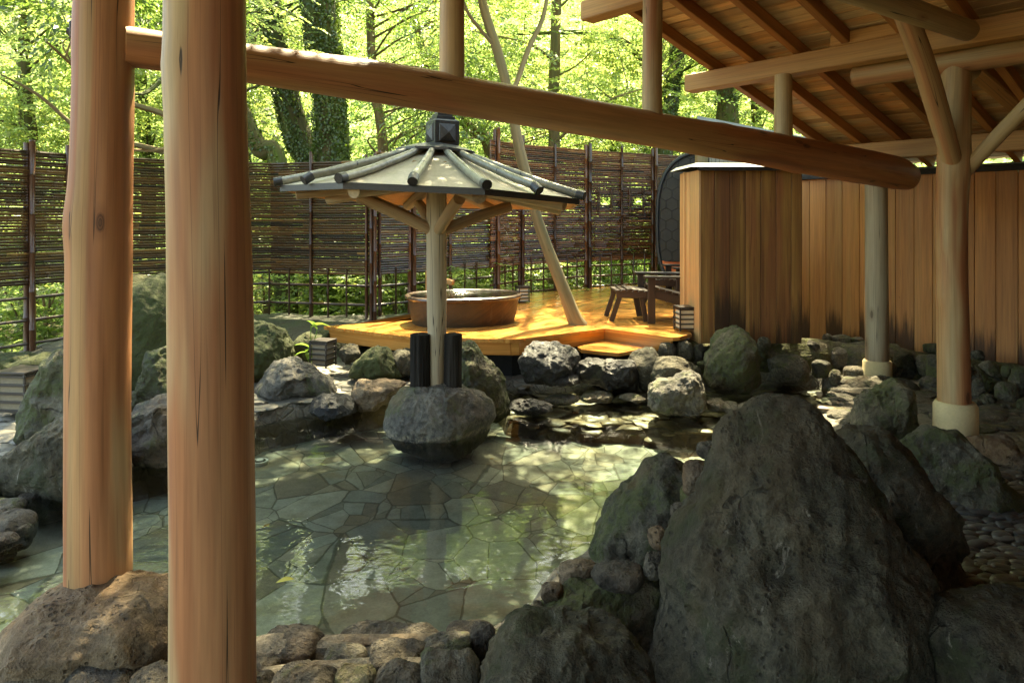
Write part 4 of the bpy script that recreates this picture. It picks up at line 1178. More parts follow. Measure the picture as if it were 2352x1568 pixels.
def fence(label, poly, zs0, zs1, rails, posts, uprights, mat, seed, base, holes=(), pitch=.0288, fat=1.09):
    rg = np.random.default_rng(seed)
    root = empty('bamboo_fence', (*poly[0], base)); tag(root, label, 'bamboo fence', 'bamboo fences round the bath')
    L = sum(np.linalg.norm(np.array(b) - np.array(a)) for a, b in zip(poly[:-1], poly[1:]))
    mb = MB(); z = zs0
    while z < zs1:
        r = rg.uniform(.0135, .0158) * fat
        s = -rg.uniform(0, 1.2)
        while s < L:
            e = s + rg.uniform(.9, 2.1)
            spans = [(max(s, 0), min(e, L))]
            for (h0, h1, hz0, hz1) in holes:
                if hz0 < z < hz1:
                    nsp = []
                    for (x0, x1) in spans:
                        if x1 <= h0 or x0 >= h1: nsp.append((x0, x1))
                        else:
                            if x0 < h0: nsp.append((x0, h0))
                            if x1 > h1: nsp.append((h1, x1))
                    spans = nsp
            c = min(1, max(0, rg.normal(.42, .24)))
            jz = rg.normal(0, .0018)
            for (x0, x1) in spans:
                if x1 - x0 < .03: continue
                for (a, b) in seg_pts(poly, x0, x1):
                    cane(mb, (*a, z + jz), (*b, z + jz + rg.normal(0, .0015)), r, rg, rg.uniform(.2, .34), 6, c)
            s = e
        z += pitch * rg.uniform(.93, 1.08)
    mb.build('screen', M[mat], root)
    for zr in rails:
        mb = MB()
        for a, b in zip(poly[:-1], poly[1:]): cane(mb, (*a, zr), (*b, zr + .008), .015, rg, .33, 8, .25)
        mb.build('rail', M[mat], root)
    for it in posts:
        u, z0, z1, r, dbl = it
        q = poly_at(poly, u)
        mb = MB(); k = r * 1.1 if dbl else 0
        n = np.array([0, -1.]) * .028
        for sg in ((-1, 1) if dbl else (0,)):
            cane(mb, (q[0] + sg * k + n[0], q[1] + n[1], z0), (q[0] + sg * k + n[0], q[1] + n[1], z1 + (sg * .012)), r, rg, .36, 10)
        mb.build('post', M['bamboo_post'], root)
        mb = MB(); cane(mb, (q[0], q[1] + .03, z0), (q[0], q[1] + .03, z1 - .02), r * .9, rg, .36, 8); mb.build('post', M['bamboo_dark'], root)
    if uprights:
        for u, z0, z1 in uprights:
            q = poly_at(poly, u); mb = MB()
            cane(mb, (q[0], q[1] - .02, z0), (q[0], q[1] - .02, z1), .0115, rg, .3, 8, .2); mb.build('upright', M[mat], root)
    return root


FA = [(-5.25, 5.75), (-4.57, 7.05), (-3.6, 7.95), (-2.9, 8.22), (-1.57, 7.85)]
fence('dark bamboo fence with an open lattice foot, running behind the two front posts', FA, .875, 2.17, (.73, .51, .28),
      [(72, .1, 2.27, .026, True), (160, .1, 2.27, .022, False), (430, .1, 2.25, .02, False), (715, .1, 2.3, .017, False), (842, .1, 2.25, .016, False), (858, .1, 2.25, .02, True)],
      [(u, .1, .93) for u in (620, 665, 754, 797)], 'bamboo_dark', 31, .1)
FB = [(-1.60, 8.02), (-.27, 9.28)]
fence('narrow bamboo fence panel behind the ceramic bathtub', FB, .865, 2.3, (.72, .5, .28),
      [(873, .1, 2.32, .018, False), (947, .1, 2.36, .026, True), (1035, .1, 2.36, .02, False)],
      [(u, .1, .93) for u in (910, 988, 1068, 1095)], 'bamboo_dark', 37, .1)
FC = [(-.29, 9.22), (.16, 9.84), (1.3, 10.72), (2.9, 11.55)]
Lc = [0]
for a, b in zip(FC[:-1], FC[1:]): Lc.append(Lc[-1] + math.dist(a, b))


def s_of(u, poly=FC):
    q = poly_at(poly, u); acc = 0
    for a, b in zip(poly[:-1], poly[1:]):
        l = math.dist(a, b)
        if math.dist(a, q) <= l + 1e-6 and math.dist(b, q) <= l + 1e-6: return acc + math.dist(a, q)
        acc += l


fc_ = fence('tall reddish bamboo fence with two small peep openings behind the deck', FC, .87, 2.57, (.78, .62, .46),
      [(1141, .1, 2.75, .024, True), (1197, .1, 2.7, .024, True), (1275, .42, 2.63, .02, False), (1350, .42, 2.68, .03, True), (1428, .42, 2.68, .02, False), (1502, .42, 2.68, .028, True)],
      [(u, .44, .95) for u in (1160, 1178, 1220, 1248, 1303, 1325, 1378, 1404, 1455, 1480)], 'bamboo_red', 41, .4, fat=1.16,
      holes=[(s_of(1379), s_of(1402), 1.73, 1.86), (s_of(1455), s_of(1476), 1.73, 1.86)])
rg = np.random.default_rng(3)
for u in (1355, 1374, 1405, 1447, 1478):
    q = poly_at(FC, u); mb = MB()
    for dx in (-.012, .012): cane(mb, (q[0] + dx, q[1] - .03, 1.6), (q[0] + dx, q[1] - .03, 2.02), .009, rg, .25, 8)
    mb.build('stake', M['bamboo_post'], fc_)

# ------------------------------------------------------------------ deck and step
def clip_strip(poly, n, lo, hi):
    def half(ps, s, lim):
        out = []
        for i in range(len(ps)):
            a, b = ps[i], ps[(i + 1) % len(ps)]
            da, db = s * (a @ n) - lim, s * (b @ n) - lim
            if da >= 0: out.append(a)
            if (da >= 0) != (db >= 0): out.append(a + (b - a) * da / (da - db))
        return out
    return half(half(poly, 1, lo), -1, -hi)


def boards(root, name, poly, z, th, bw, ang, mat, seed):
    rg = np.random.default_rng(seed)
    ps = [np.array(q, float) for q in poly]
    d = np.array([math.cos(ang), math.sin(ang)]); n = np.array([-d[1], d[0]])
    pr_ = [q @ n for q in ps]; s = min(pr_); mb = MB()
    while s < max(pr_):
        c = clip_strip(ps, n, s + .003, s + bw - .003)
        if len(c) >= 3:
            # two lengths per row
            prj = [q @ d for q in c]; cut = rg.uniform(min(prj) + .3 * (max(prj) - min(prj)), min(prj) + .7 * (max(prj) - min(prj)))
            parts = [c] if max(prj) - min(prj) < 2.2 else [clip_strip(c, d, -99, cut - .001), clip_strip(c, d, cut + .001, 99)]
            for q in parts:
                if len(q) >= 3: prism(mb, q, z - th, z + rg.normal(0, .0006), col=rg.random(3), lpdir=d)
        s += bw
    return mb.build(name, M[mat], root, smooth=False)


DECK = [(-1.86, 6.75), (-.906, 6.12), (-.02, 6.0), (.07, 6.03), (.898, 6.61), (1.435, 6.10), (1.5, 6.12), (1.66, 6.3), (1.69, 6.95), (3.1, 11.3), (1.3, 10.6), (.2, 9.72), (-.24, 9.1), (-1.03, 7.15)]
dk = empty('wooden_deck', (0, 7.5, .1)); tag(dk, 'wet honey coloured wooden deck with a notch cut into its front', 'deck')
LEFT = [DECK[0], DECK[1], DECK[2], DECK[3], DECK[4], (1.75, 10.95), (1.3, 10.6), (.2, 9.72), (-.24, 9.1), DECK[13]]
RIGHT = [DECK[4], DECK[5], DECK[6], DECK[7], DECK[8], (3.1, 11.3), (1.75, 10.95)]
boards(dk, 'deck_boards', LEFT, .45, .032, .125, math.radians(58), 'deck', 3)
boards(dk, 'deck_boards', RIGHT, .45, .032, .125, math.radians(137), 'deck', 4)
mb = MB()
ins = [(-1.80, 6.76), (-.89, 6.165), (-.01, 6.045), (.06, 6.06), (.895, 6.67)]
for a, b in zip(ins[:-1], ins[1:]): beam(mb, (*a, .36), (*b, .36), .03, .115, c=.003)
a, b = (.902, 6.665), (1.44, 6.145)
beam(mb, (*a, .36), (*b, .36), .03, .115, c=.003)
beam(mb, (-1.80, 6.76, .36), (-1.02, 7.12, .36), .03, .115, c=.003)
mb.build('fascia', M['deck'], dk)
mb = MB(); prism(mb, [(-1.6, 6.85), (-.85, 6.4), (0, 6.25), (.1, 6.3), (.9, 6.9), (1.45, 6.4), (1.65, 6.6), (3, 11), (1.2, 10.4), (-.9, 7.2)], .0, .40); mb.build('under_shade', M['void_black'], dk, smooth=False)  # solid near-black block painted in for the shade under the deck
stp = empty('wooden_step', (.9, 6.4, .1)); tag(stp, 'low honey coloured wooden step tucked into the notch of the deck', 'step')
S = [(*G(1326, 796, .33),), (*G(1391, 780, .33),), (*G(1500, 797, .33),), (*G(1420, 811, .33),), (*G(1336, 803, .33),)]
boards(stp, 'step_boards', S, .33, .03, .12, math.radians(137), 'deck', 6)
mb = MB(); c_ = np.mean(np.array(S), 0); prism(mb, [c_ + (np.array(q) - c_) * .8 for q in S], .0, .298); mb.build('under_shade', M['void_black'], stp, smooth=False)  # same dark block as shade beneath the step

# ------------------------------------------------------------------ roofed post on the island boulder
KX, KY = X1(1004, 4.9), 4.9
kk = empty('parasol_roof', (KX, KY, .28)); tag(kk, 'small octagonal bamboo ribbed roof on a single log post in the pool', 'roofed post')
logk = lambda name, pts, rad, mat='log_grey', seed=1, **k: logpart(name, pts, rad, mat, seed, parent=kk, **k)
logk('post', [(KX, KY - .0, .27), (KX - .002, KY, .8), (KX - .004, KY, 1.3), (KX - .004, KY, 1.72)], [.055, .07, .073, .075], seed=51, seg=24, rings=24, wob=.015)
for sx, u, w_ in ((-1, 966, 45), (1, 1040, 40)):
    x = X1(u, 4.86); r = w_ / 2 / F * 4.86
    mb = MB(); tube(mb, [(x, 4.87, .2), (x, 4.87, .4), (x, 4.87, .665), (x, 4.87, .675)], [r * 1.02, r, r * 1.0, r * .9], 72, 60, .11, 60 + sx, wf=6.); mb.build('charred_log', M['char'], kk)
RE, ZE, ZA, TILT = 1.07, 1.66, 1.985, math.radians(2.6)


def kp(ang, rad, z):
    """point on the tilted roof; ang from the viewer's side, positive to the right"""
    x, y = rad * math.sin(ang), -rad * math.cos(ang)
    return np.array([KX + x * math.cos(TILT) + (z - 1.7) * math.sin(TILT) * .0, KY + y, z - x * math.sin(TILT) - y * .026])


CA = [math.radians(-24 + 45 * k) for k in range(8)]
mb = MB(); V = []; rings_ = [(.14, ZA), (.45, ZA - .115), (.8, ZE + .09), (RE, ZE + .012)]
for rd, z in rings_:
    for a in CA: V.append(kp(a, rd, z))
for a in CA: V.append(kp(a, RE, ZE - .027))
for a in CA: V.append(kp(a, RE - .03, ZE - .027))
for a in CA: V.append(kp(a, .05, ZE + .14))
f = []
for i in range(6):
    for k in range(8):
        k2 = (k + 1) % 8; f.append([i * 8 + k, i * 8 + k2, (i + 1) * 8 + k2, (i + 1) * 8 + k])
MI = [0] * 24 + [1] * 8 + [1] * 8 + [2] * 8
mb.add(V, f); mb.mi = MI
mb.build('roof_sheet', [M['copper'], M['blackmetal'], M['umbwood']], kk, smooth=False)
for k in range(16):
    a = math.radians(-24 + 22.5 * k); ro = RE if k % 2 == 0 else RE * math.cos(math.radians(22.5))
    mb = MB()
    rads = [.15, .3, .45, .62, .8, ro - .02]
    pts = [kp(a, rd, np.interp(rd, [.14, .45, .8, RE], [ZA, ZA - .115, ZE + .09, ZE + .012]) + .026) for rd in rads] + [kp(a, ro + .035, ZE + .03)]
    tube(mb, pts, [.02, .023, .025, .026, .027, .028, .028], 14, 24, 0, k, flat=1.)
    o = mb.build('rib_tube', M['patina'], kk)
    mb = MB()
    for rd in (.36, .66): 
        c_ = kp(a, rd, np.interp(rd, [.14, .45, .8, RE], [ZA, ZA - .115, ZE + .09, ZE + .012]) + .026); c2_ = kp(a, rd + .008, np.interp(rd + .008, [.14, .45, .8, RE], [ZA, ZA - .115, ZE + .09, ZE + .012]) + .03)
        tube(mb, [c_, c2_], [np.interp(rd, [.15, .8], [.021, .0282])] * 2, 14, caps=False)
    e_ = pts[-1]; b_ = pts[-1] + (pts[-2] - pts[-1]) * .9
    tube(mb, [b_, e_ + (e_ - b_) * .05], [.0315, .0315], 14, caps=False)
    j = mb.build('rib_collar', M['finial'], None); j.parent = o; j.location = [-(c1 + c2) for c1, c2 in zip(kk.location, o.location)]
    mb = MB(); d_ = (e_ - b_) / np.linalg.norm(e_ - b_); tube(mb, [e_ - d_ * .002, e_ + d_ * .004], [.0288, .028], 14); j = mb.build('rib_end', M['copingdark'], None); j.parent = o; j.location = [-(c1 + c2) for c1, c2 in zip(kk.location, o.location)]
for k in range(8):
    a = CA[k]
    logk('radial_log', [kp(a, .05, ZE + .11), kp(a, .5, ZE + .045), kp(a, .97, ZE - .03)], [.045, .045, .044], 'log_grey', 70 + k, seg=16, rings=10)
for k, a in enumerate([-69, 21, 66, 111, 156, 201, 246, 291 - 90]):
    if k in (2, 4, 7): continue
    a = math.radians(a)
    logk('brace', [kp(a, .03, 1.42), kp(a, .3, 1.535), kp(a, .56, 1.63)], [.042, .043, .04], 'log_grey', 80 + k, seg=16, rings=12)
# eight sided cap and stepped metal finial
mb = MB(); V = [kp(a, .0, ZA + .075) for a in CA] + [kp(a, .17, ZA + .045) for a in CA] + [kp(a, .3, ZA + .005) for a in CA] + [kp(a, .3, ZA - .012) for a in CA]
f = []
for i in range(3):
    for k in range(8): k2 = (k + 1) % 8; f.append([i * 8 + k, i * 8 + k2, (i + 1) * 8 + k2, (i + 1) * 8 + k])
mb.add(V, f); mb.build('roof_cap', M['finial'], kk, smooth=False)
fx, fy, fz = X1(1016, 4.9), 4.9, 2.035; fa = math.radians(28)
mb = MB()


def sqring(h, z): return [(fx + h * (c * math.cos(fa) - s * math.sin(fa)), fy + h * (c * math.sin(fa) + s * math.cos(fa)), z) for c, s in ((-1, -1), (1, -1), (1, 1), (-1, 1))]


lev = [(.088, fz - .02), (.092, fz), (.092, fz + .165), (.085, fz + .175), (.07, fz + .18), (.07, fz + .2), (.056, fz + .205), (.056, fz + .222), (.045, fz + .228), (.03, fz + .262), (.03, fz + .3), (.0, fz + .31)]
V = [p for h, z in lev for p in sqring(h, z)]; f = []
for i in range(len(lev) - 1):
    for k in range(4): k2 = (k + 1) % 4; f.append([i * 4 + k, i * 4 + k2, (i + 1) * 4 + k2, (i + 1) * 4 + k])
mb.add(V, f)
for k in range(4):     # raised pyramid on every face
    t = fa + k * math.pi / 2 - math.pi / 2
    n = np.array([math.cos(t), math.sin(t), 0]); s_ = np.array([-n[1], n[0], 0]); c_ = np.array([fx, fy, fz + .082]) + n * .0925
    q = [c_ + s_ * x * .062 + np.array([0, 0, 1.]) * z * .062 for x, z in ((-1, -1), (1, -1), (1, 1), (-1, 1))]
    q1 = [p + n * .008 for p in [c_ + (p - c_) * .93 for p in q]]
    V = q + q1 + [c_ + n * .03]
    mb.add(V, [[i, (i + 1) % 4, 4 + (i + 1) % 4, 4 + i] for i in range(4)] + [[4 + i, 4 + (i + 1) % 4, 8] for i in range(4)])
mb.build('finial', M['finial'], kk, smooth=False)
# ------------------------------------------------------------------ ceramic bathtub
def tub_mat():
    t = NT('glazed_stoneware')
    o = t.obj(); lp = t.attr('lp')['Vector']
    sw = t.n('ShaderNodeVectorRotate', {'Vector': lp, 'Angle': .6}, rotation_type='Y_AXIS').outputs[0]
    a = t.noise(t.vmul(sw, (4, 4, 42)), 1, 4, .6, .8); b = t.noise(o, 6, 4); d = t.noise(t.vmul(lp, (24, 24, 2.5)), 1, 4, .6)
    c = t.mix(t.step(b, .35, .65), (.07, .03, .01), (.045, .02, .008))
    c = t.mix(1., c, t.ramp(a, [(.3, (.66,) * 3), (.7, (1.4,) * 3)]), 'MULTIPLY')
    c = t.mix(t.math('MULTIPLY', t.step(d, .55, .7), .3), c, (.09, .07, .05))
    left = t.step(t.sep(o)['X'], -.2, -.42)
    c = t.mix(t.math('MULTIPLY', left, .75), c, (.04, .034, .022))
    return t.pbr(c, .5, t.bump(t.math('ADD', a, t.math('MULTIPLY', d, .4)), .55, .012), .25)


M['tub'] = tub_mat()
TA = math.radians(17); TC = np.array([-.50, 7.05])
tub = empty('bathtub', (TC[0], TC[1], .45)); tag(tub, 'large oval brown stoneware bathtub brimming with water on the deck', 'bathtub')


def ring(rx, ry, z, n=72, pw=.88):
    t = np.linspace(0, 2 * np.pi, n, endpoint=False)
    x = rx * np.sign(np.cos(t)) * np.abs(np.cos(t)) ** pw; y = ry * np.sign(np.sin(t)) * np.abs(np.sin(t)) ** pw
    return np.stack([TC[0] + x * math.cos(TA) - y * math.sin(TA), TC[1] + x * math.sin(TA) + y * math.cos(TA), np.full(n, z)], 1)


def loft(mb, prof_, n=72, closed_bottom=False):
    V = np.concatenate([ring(rx, ry, z, n) for rx, ry, z in prof_])
    L = np.concatenate([np.stack([np.cos(np.linspace(0, 2 * np.pi, n, endpoint=False)) * rx * 1., np.sin(np.linspace(0, 2 * np.pi, n, endpoint=False)) * ry, np.full(n, z)], 1) for rx, ry, z in prof_])
    a = np.arange(n); b = (a + 1) % n; f = []
    for i in range(len(prof_) - 1): f += np.stack([i * n + a, i * n + b, (i + 1) * n + b, (i + 1) * n + a], 1).tolist()
    if closed_bottom: f.append((np.arange(n) + (len(prof_) - 1) * n).tolist())
    mb.add(V, f, L)


mb = MB()
loft(mb, [(.515, .40, .43), (.53, .415, .48), (.55, .432, .56), (.563, .444, .66), (.57, .45, .70)]); mb.build('body', M['tub'], tub)
mb = MB()
loft(mb, [(.565, .445, .69), (.59, .47, .698), (.602, .482, .715), (.598, .478, .732), (.58, .46, .742), (.56, .44, .738), (.548, .428, .725), (.545, .425, .66)]); mb.build('rim', M['tubrim'], tub)
mb = MB(); loft(mb, [(.546, .426, .66), (.52, .41, .52)], closed_bottom=True); mb.build('basin', M['tub'], tub)
mb = MB(); mb.add(ring(.552, .432, .734), [list(range(72))]); mb.build('water', M['tubwater'], tub, smooth=False)
sp = empty('water_spout', (X1(990, 7.75), 7.75, .45)); tag(sp, 'small orange wooden water spout at the back of the bathtub', 'spout')
mb = MB(); beam(mb, (X1(984, 7.75), 7.75, .4), (X1(984, 7.75), 7.75, .92), .06, .06, up=(0, 1, 0)); mb.build('post', M['umbwood'], sp)
mb = MB(); beam(mb, (X1(984, 7.72), 7.72, .86), (X1(1041, 7.6), 7.6, .8), .07, .05); mb.build('trough', M['umbwood'], sp)

# ------------------------------------------------------------------ slatted floor lanterns
def lantern(label, x, y, z, wd, h, rot, seed, paper='paper'):
    root = empty('floor_lantern', (x, y, z)); tag(root, label, 'lantern', 'slatted floor lanterns')
    ca, sa = math.cos(rot), math.sin(rot)
    def at(a, b, c): return (x + a * ca - b * sa, y + a * sa + b * ca, z + c)
    hw = wd / 2
    mb = MB(); box(mb, at(0, 0, h * .5), (wd * .86, wd * .86, h * .86), rot, .003); mb.build('paper_shade', M[paper], root)
    for a in (-1, 1):
        for b in (-1, 1):
            mb = MB(); beam(mb, at(a * hw, b * hw, 0), at(a * hw, b * hw, h * .98), .013, .013, up=(0, 1, 0), c=.001); mb.build('leg', M['black'], root)
    for k in range(5):
        zz = h * (.1 + .2 * k); mb = MB(); e = hw + .01
        for (a0, b0, a1, b1) in ((-e, -hw, e, -hw), (-e, hw, e, hw), (-hw, -e, -hw, e), (hw, -e, hw, e)):
            beam(mb, at(a0, b0, zz), at(a1, b1, zz), .014, h * .058, c=.001)
        mb.build('slat', M['black'], root)
    mb = MB(); box(mb, at(0, 0, h * .985), (wd * 1.12, wd * 1.12, .014), rot, .002); mb.build('cap', M['black'], root)
    return root


q = P(1572, 705, 6.45); lantern('pale slatted floor lantern on the deck against the plank wall', X1(1574, 6.5), 6.5, .452, .16, .225, .12, 1)
lantern('pale slatted floor lantern on the deck behind the right end of the bathtub', X1(1200, 8.65), 8.65, .452, .13, .21, .35, 2)
lantern('small dark slatted floor lantern on the ground under the deck corner', X1(742, 6.12), 6.12, .19, .16, .235, -.3, 3, 'paper_shaded')
lantern('dark slatted floor lantern beside the leaning boulder at far left', X1(52, 4.9), 4.9, .13, .22, .3, -.1, 4, 'paper_shaded')

# ------------------------------------------------------------------ reclining deck chairs with foot rests
def armchair(label, x, y, z):
    """faces to the left; x,y = foot of the near front leg"""
    r = empty('deck_chair', (x, y, z)); tag(r, label, 'chair', 'black slatted lounge chairs on the deck')
    W = .56
    for b in (0, W):
        mb = MB(); beam(mb, (x, y + b, z), (x, y + b, z + .46), .075, .028, up=(0, 1, 0), c=.003); mb.build('front_leg', M['brownplastic'], r)
        mb = MB(); beam(mb, (x + .62, y + b, z), (x + .68, y + b, z + .46), .06, .028, up=(0, 1, 0), c=.003); mb.build('rear_leg', M['brownplastic'], r)
        mb = MB(); beam(mb, (x - .075, y + b, z + .472), (x + .78, y + b, z + .462), .11, .022, c=.004); mb.build('armrest', M['black'], r)
        mb = MB(); beam(mb, (x + .03, y + b * .9 + .028, z + .3), (x + .9, y + b * .9 + .028, z + .06), .025, .09, c=.003); mb.build('side_rail', M['brownplastic'], r)
    for k in range(8):
        t = k / 7; mb = MB(); cx, cz = x + .05 + .46 * t, z + .355 - .125 * t
        beam(mb, (cx, y + .02, cz), (cx, y + W - .02, cz), .062, .02, up=(.26, 0, 1), c=.003); mb.build('seat_slat', M['brownplastic'], r)
    for k in range(7):
        mb = MB(); yy = y + .05 + .077 * k; beam(mb, (x + .52, yy, z + .22), (x + .85, yy + (k - 3) * .01, z + .86 - abs(k - 3) * .02), .07, .02, up=(-.9, 0, .4), c=.003); mb.build('back_slat', M['brownplastic'], r)
    return r


def footrest(label, x0, x1, y, z):
    r = empty('foot_rest', ((x0 + x1) / 2, y, z)); tag(r, label, 'foot rest', 'black slatted foot rests on the deck')
    W = .44
    for b in (.02, W - .02):
        mb = MB(); beam(mb, (x0 + .02, y + b, z + .285), (x1 + .03, y + b, z + .275), .026, .07, c=.003); mb.build('side_rail', M['brownplastic'], r)
        mb = MB(); beam(mb, (x0 - .03, y + b + .02, z), (x0 + .06, y + b + .02, z + .27), .05, .024, up=(0, 1, 0), c=.003); mb.build('leg', M['brownplastic'], r)
        mb = MB(); beam(mb, (x1 + .0, y + b + .02, z), (x1 - .05, y + b + .02, z + .27), .05, .024, up=(0, 1, 0), c=.003); mb.build('leg', M['brownplastic'], r)
    n = 6
    for k in range(n):
        cx = x0 + .035 + (x1 - x0 - .03) * k / (n - 1); mb = MB()
        beam(mb, (cx, y, z + .328 - .012 * abs(k - 2) * .5), (cx, y + W, z + .328 - .012 * abs(k - 2) * .5), (x1 - x0) / n * .9, .02, c=.003); mb.build('slat', M['brownplastic'], r)
    return r


armchair('black slatted lounge chair on the deck nearest the plank wall', 1.41, 6.9, .452)
footrest('black slatted foot rest pushed up to the nearest lounge chair', X1(1412, 7.0), X1(1486, 7.0), 7.0, .452)
armchair('black slatted lounge chair on the deck, farther back beside the sauna pod', X1(1560, 8.15), 8.15, .452)
footrest('black slatted foot rest of the farther lounge chair', X1(1500, 8.3), X1(1562, 8.3), 8.25, .452)

# ------------------------------------------------------------------ small things
pl = empty('broadleaf_plant', (X1(712, 6.15), 6.15, .17)); tag(pl, 'small plant with a few broad green leaves beside the dark lantern', 'plant')
rg = np.random.default_rng(12)
mbs = MB()
for k, (tu, tv, L, dr) in enumerate([(722, 802, .19, (1, -.3, .05)), (697, 792, .17, (-1, -.2, .35)), (706, 815, .12, (.3, -1, -.3)), (738, 745, .2, (1, -.2, .1)), (716, 742, .15, (-.4, -.4, .5)), (690, 810, .12, (-1, -.5, -.2))]):
    c = np.array(P(tu, tv, 6.1)); d_ = np.array(dr, float); d_ /= np.linalg.norm(d_)
    s_ = np.cross(d_, [0, .35, 1]); s_ /= np.linalg.norm(s_); n_ = np.cross(s_, d_)
    V, f = [], []
    for i in range(9):
        t = i / 8; w_ = .36 * L * math.sin(math.pi * t ** .8) + .001
        p = c + d_ * L * (t - .5) - np.array([0, 0, 1.]) * L * .55 * (t - .45) ** 2
        V += [p - s_ * w_ * .5 + n_ * w_ * .18, p, p + s_ * w_ * .5 + n_ * w_ * .18]
        if i: b = (i - 1) * 3; f += [[b, b + 1, b + 4, b + 3], [b + 1, b + 2, b + 5, b + 4]]
    mb = MB(); mb.add(V, f); mb.build('leaf', M['leaf_ever'], pl)
    tube(mbs, [(pl.location[0] + rg.normal(0, .01), 6.15, .15), (np.array(pl.location) * .5 + (c - d_ * L * .5) * .5 + [0, 0, .03]), c - d_ * L * .5], .004, 5)
mbs.build('stem', M['leaf_ever'], pl)
x, y = G(597, 1064, -.18)
dr = empty('pool_inlet', (x, y, -.19)); tag(dr, 'small white ring fitting set in the pool floor', 'pool fitting')
mb = MB(); tube(mb, [(x, y, -.2), (x, y, -.16)], .055, 28); mb.build('flange', M['whiteplastic'], dr)
mb = MB(); tube(mb, [(x, y, -.165), (x, y, -.158)], .04, 24); mb.build('grille', M['blackmetal'], dr)
mb = MB(); tube(mb, [(x, y, -.159), (x, y, -.153)], .024, 20); mb.build('button', M['whiteplastic'], dr)
for (u, v, z, L, a, m, lab) in [(655, 1337, .004, .075, .3, 'leaf_yellow', 'yellow leaf floating on the pool near the kerb'), (612, 1210, -.168, .05, .9, 'leaf_brown', 'orange leaf lying on the pool floor beside the second post'),
                                (1130, 1056, -.168, .04, .4, 'leaf_brown', 'orange leaf on the sunlit pool floor right of the island boulder'), (856, 868, .115, .05, 1.0, 'leaf_yellow', 'yellow leaf on the bank beside the sunlit brown rock')]:
    x, y = G(u, v, z); mb = MB(); d_ = np.array([math.cos(a), math.sin(a), .05]); s_ = np.array([-math.sin(a), math.cos(a), .1]); V = []; f = []
    for i in range(6):
        t = i / 5; w_ = L * .4 * math.sin(math.pi * t) + .001; p = np.array([x, y, z + .006]) + d_ * L * (t - .5) + np.array([0, 0, .12 * L * math.sin(3 * t)])
        V += [p - s_ * w_ * .5, p + s_ * w_ * .5]
        if i: b = 2 * i - 2; f.append([b, b + 1, b + 3, b + 2])
    mb.add(V, f, None, np.array([.5, .5, 0])); tag(mb.build('fallen_leaf', M[m], origin=(x, y, z)), lab, 'leaf')
for k, (a, rd) in enumerate([(-35, .45), (-30, .38), (-10, .52), (12, .5), (55, .6), (78, .7)]):
    a = math.radians(a); c = kp(a, rd, np.interp(rd, [.14, .45, .8, RE], [ZA, ZA - .115, ZE + .09, ZE + .012]) + .012)
    ang = k * 1.3; d_ = np.array([math.cos(ang), math.sin(ang) * .8, -.1]); s_ = np.array([-math.sin(ang), math.cos(ang), .1])
    mb = MB(); mb.add([c - d_ * .022, c - s_ * .008 + [0, 0, .003], c + d_ * .024, c + s_ * .008 + [0, 0, .004]], [[0, 1, 2, 3]], None, np.array([.5, .5, 0]))
    tag(mb.build('fallen_leaf', M['leaf_brown'], origin=tuple(c)), 'small dry brown leaf lying on the octagonal roof', 'leaf', 'dry leaves on the octagonal roof')
# ------------------------------------------------------------------ trees, shrubs and the wood behind
def crown(rg, blobs, kind, n_clump, per_clump, leaf=(.05, .09), asp=.42, spr=11, tw=.32, droop=.25, tilt=.35, cl=.38, flatc=.5):
    """leaf sprays gathered in clumps inside ellipsoids; returns leaves and clump centres"""
    vs, cs, cents = [], [], []
    wts = np.array([b[3] * b[4] * b[5] for b in blobs]) ** .75; wts /= wts.sum()
    for _ in range(n_clump):
        b = blobs[rg.choice(len(blobs), p=wts)]
        while True:
            q = rg.uniform(-1, 1, 3)
            l = np.linalg.norm(q)
            if .25 < l < 1: break
        c = np.array(b[:3]) + q * np.array(b[3:6])
        cents.append((c, b))
        m = max(2, int(per_clump * rg.uniform(.6, 1.4)))
        pc_ = c + rg.normal(0, 1, (m, 3)) * np.array([cl, cl, cl * flatc])
        out = (pc_ - np.array(b[:3])) / np.array(b[3:6])
        d = out * [1, 1, .25] + rg.normal(0, .55, (m, 3)) * [1, 1, .35]
        v, co_ = sprays(pc_, d, rg, spr, tw, leaf, asp, .75, droop, tilt)
        sh = rg.random() * .5
        co_[:, 0] = co_[:, 0] * .6 + sh * .8
        vs.append(v); cs.append(co_)
    return vs, cs, cents


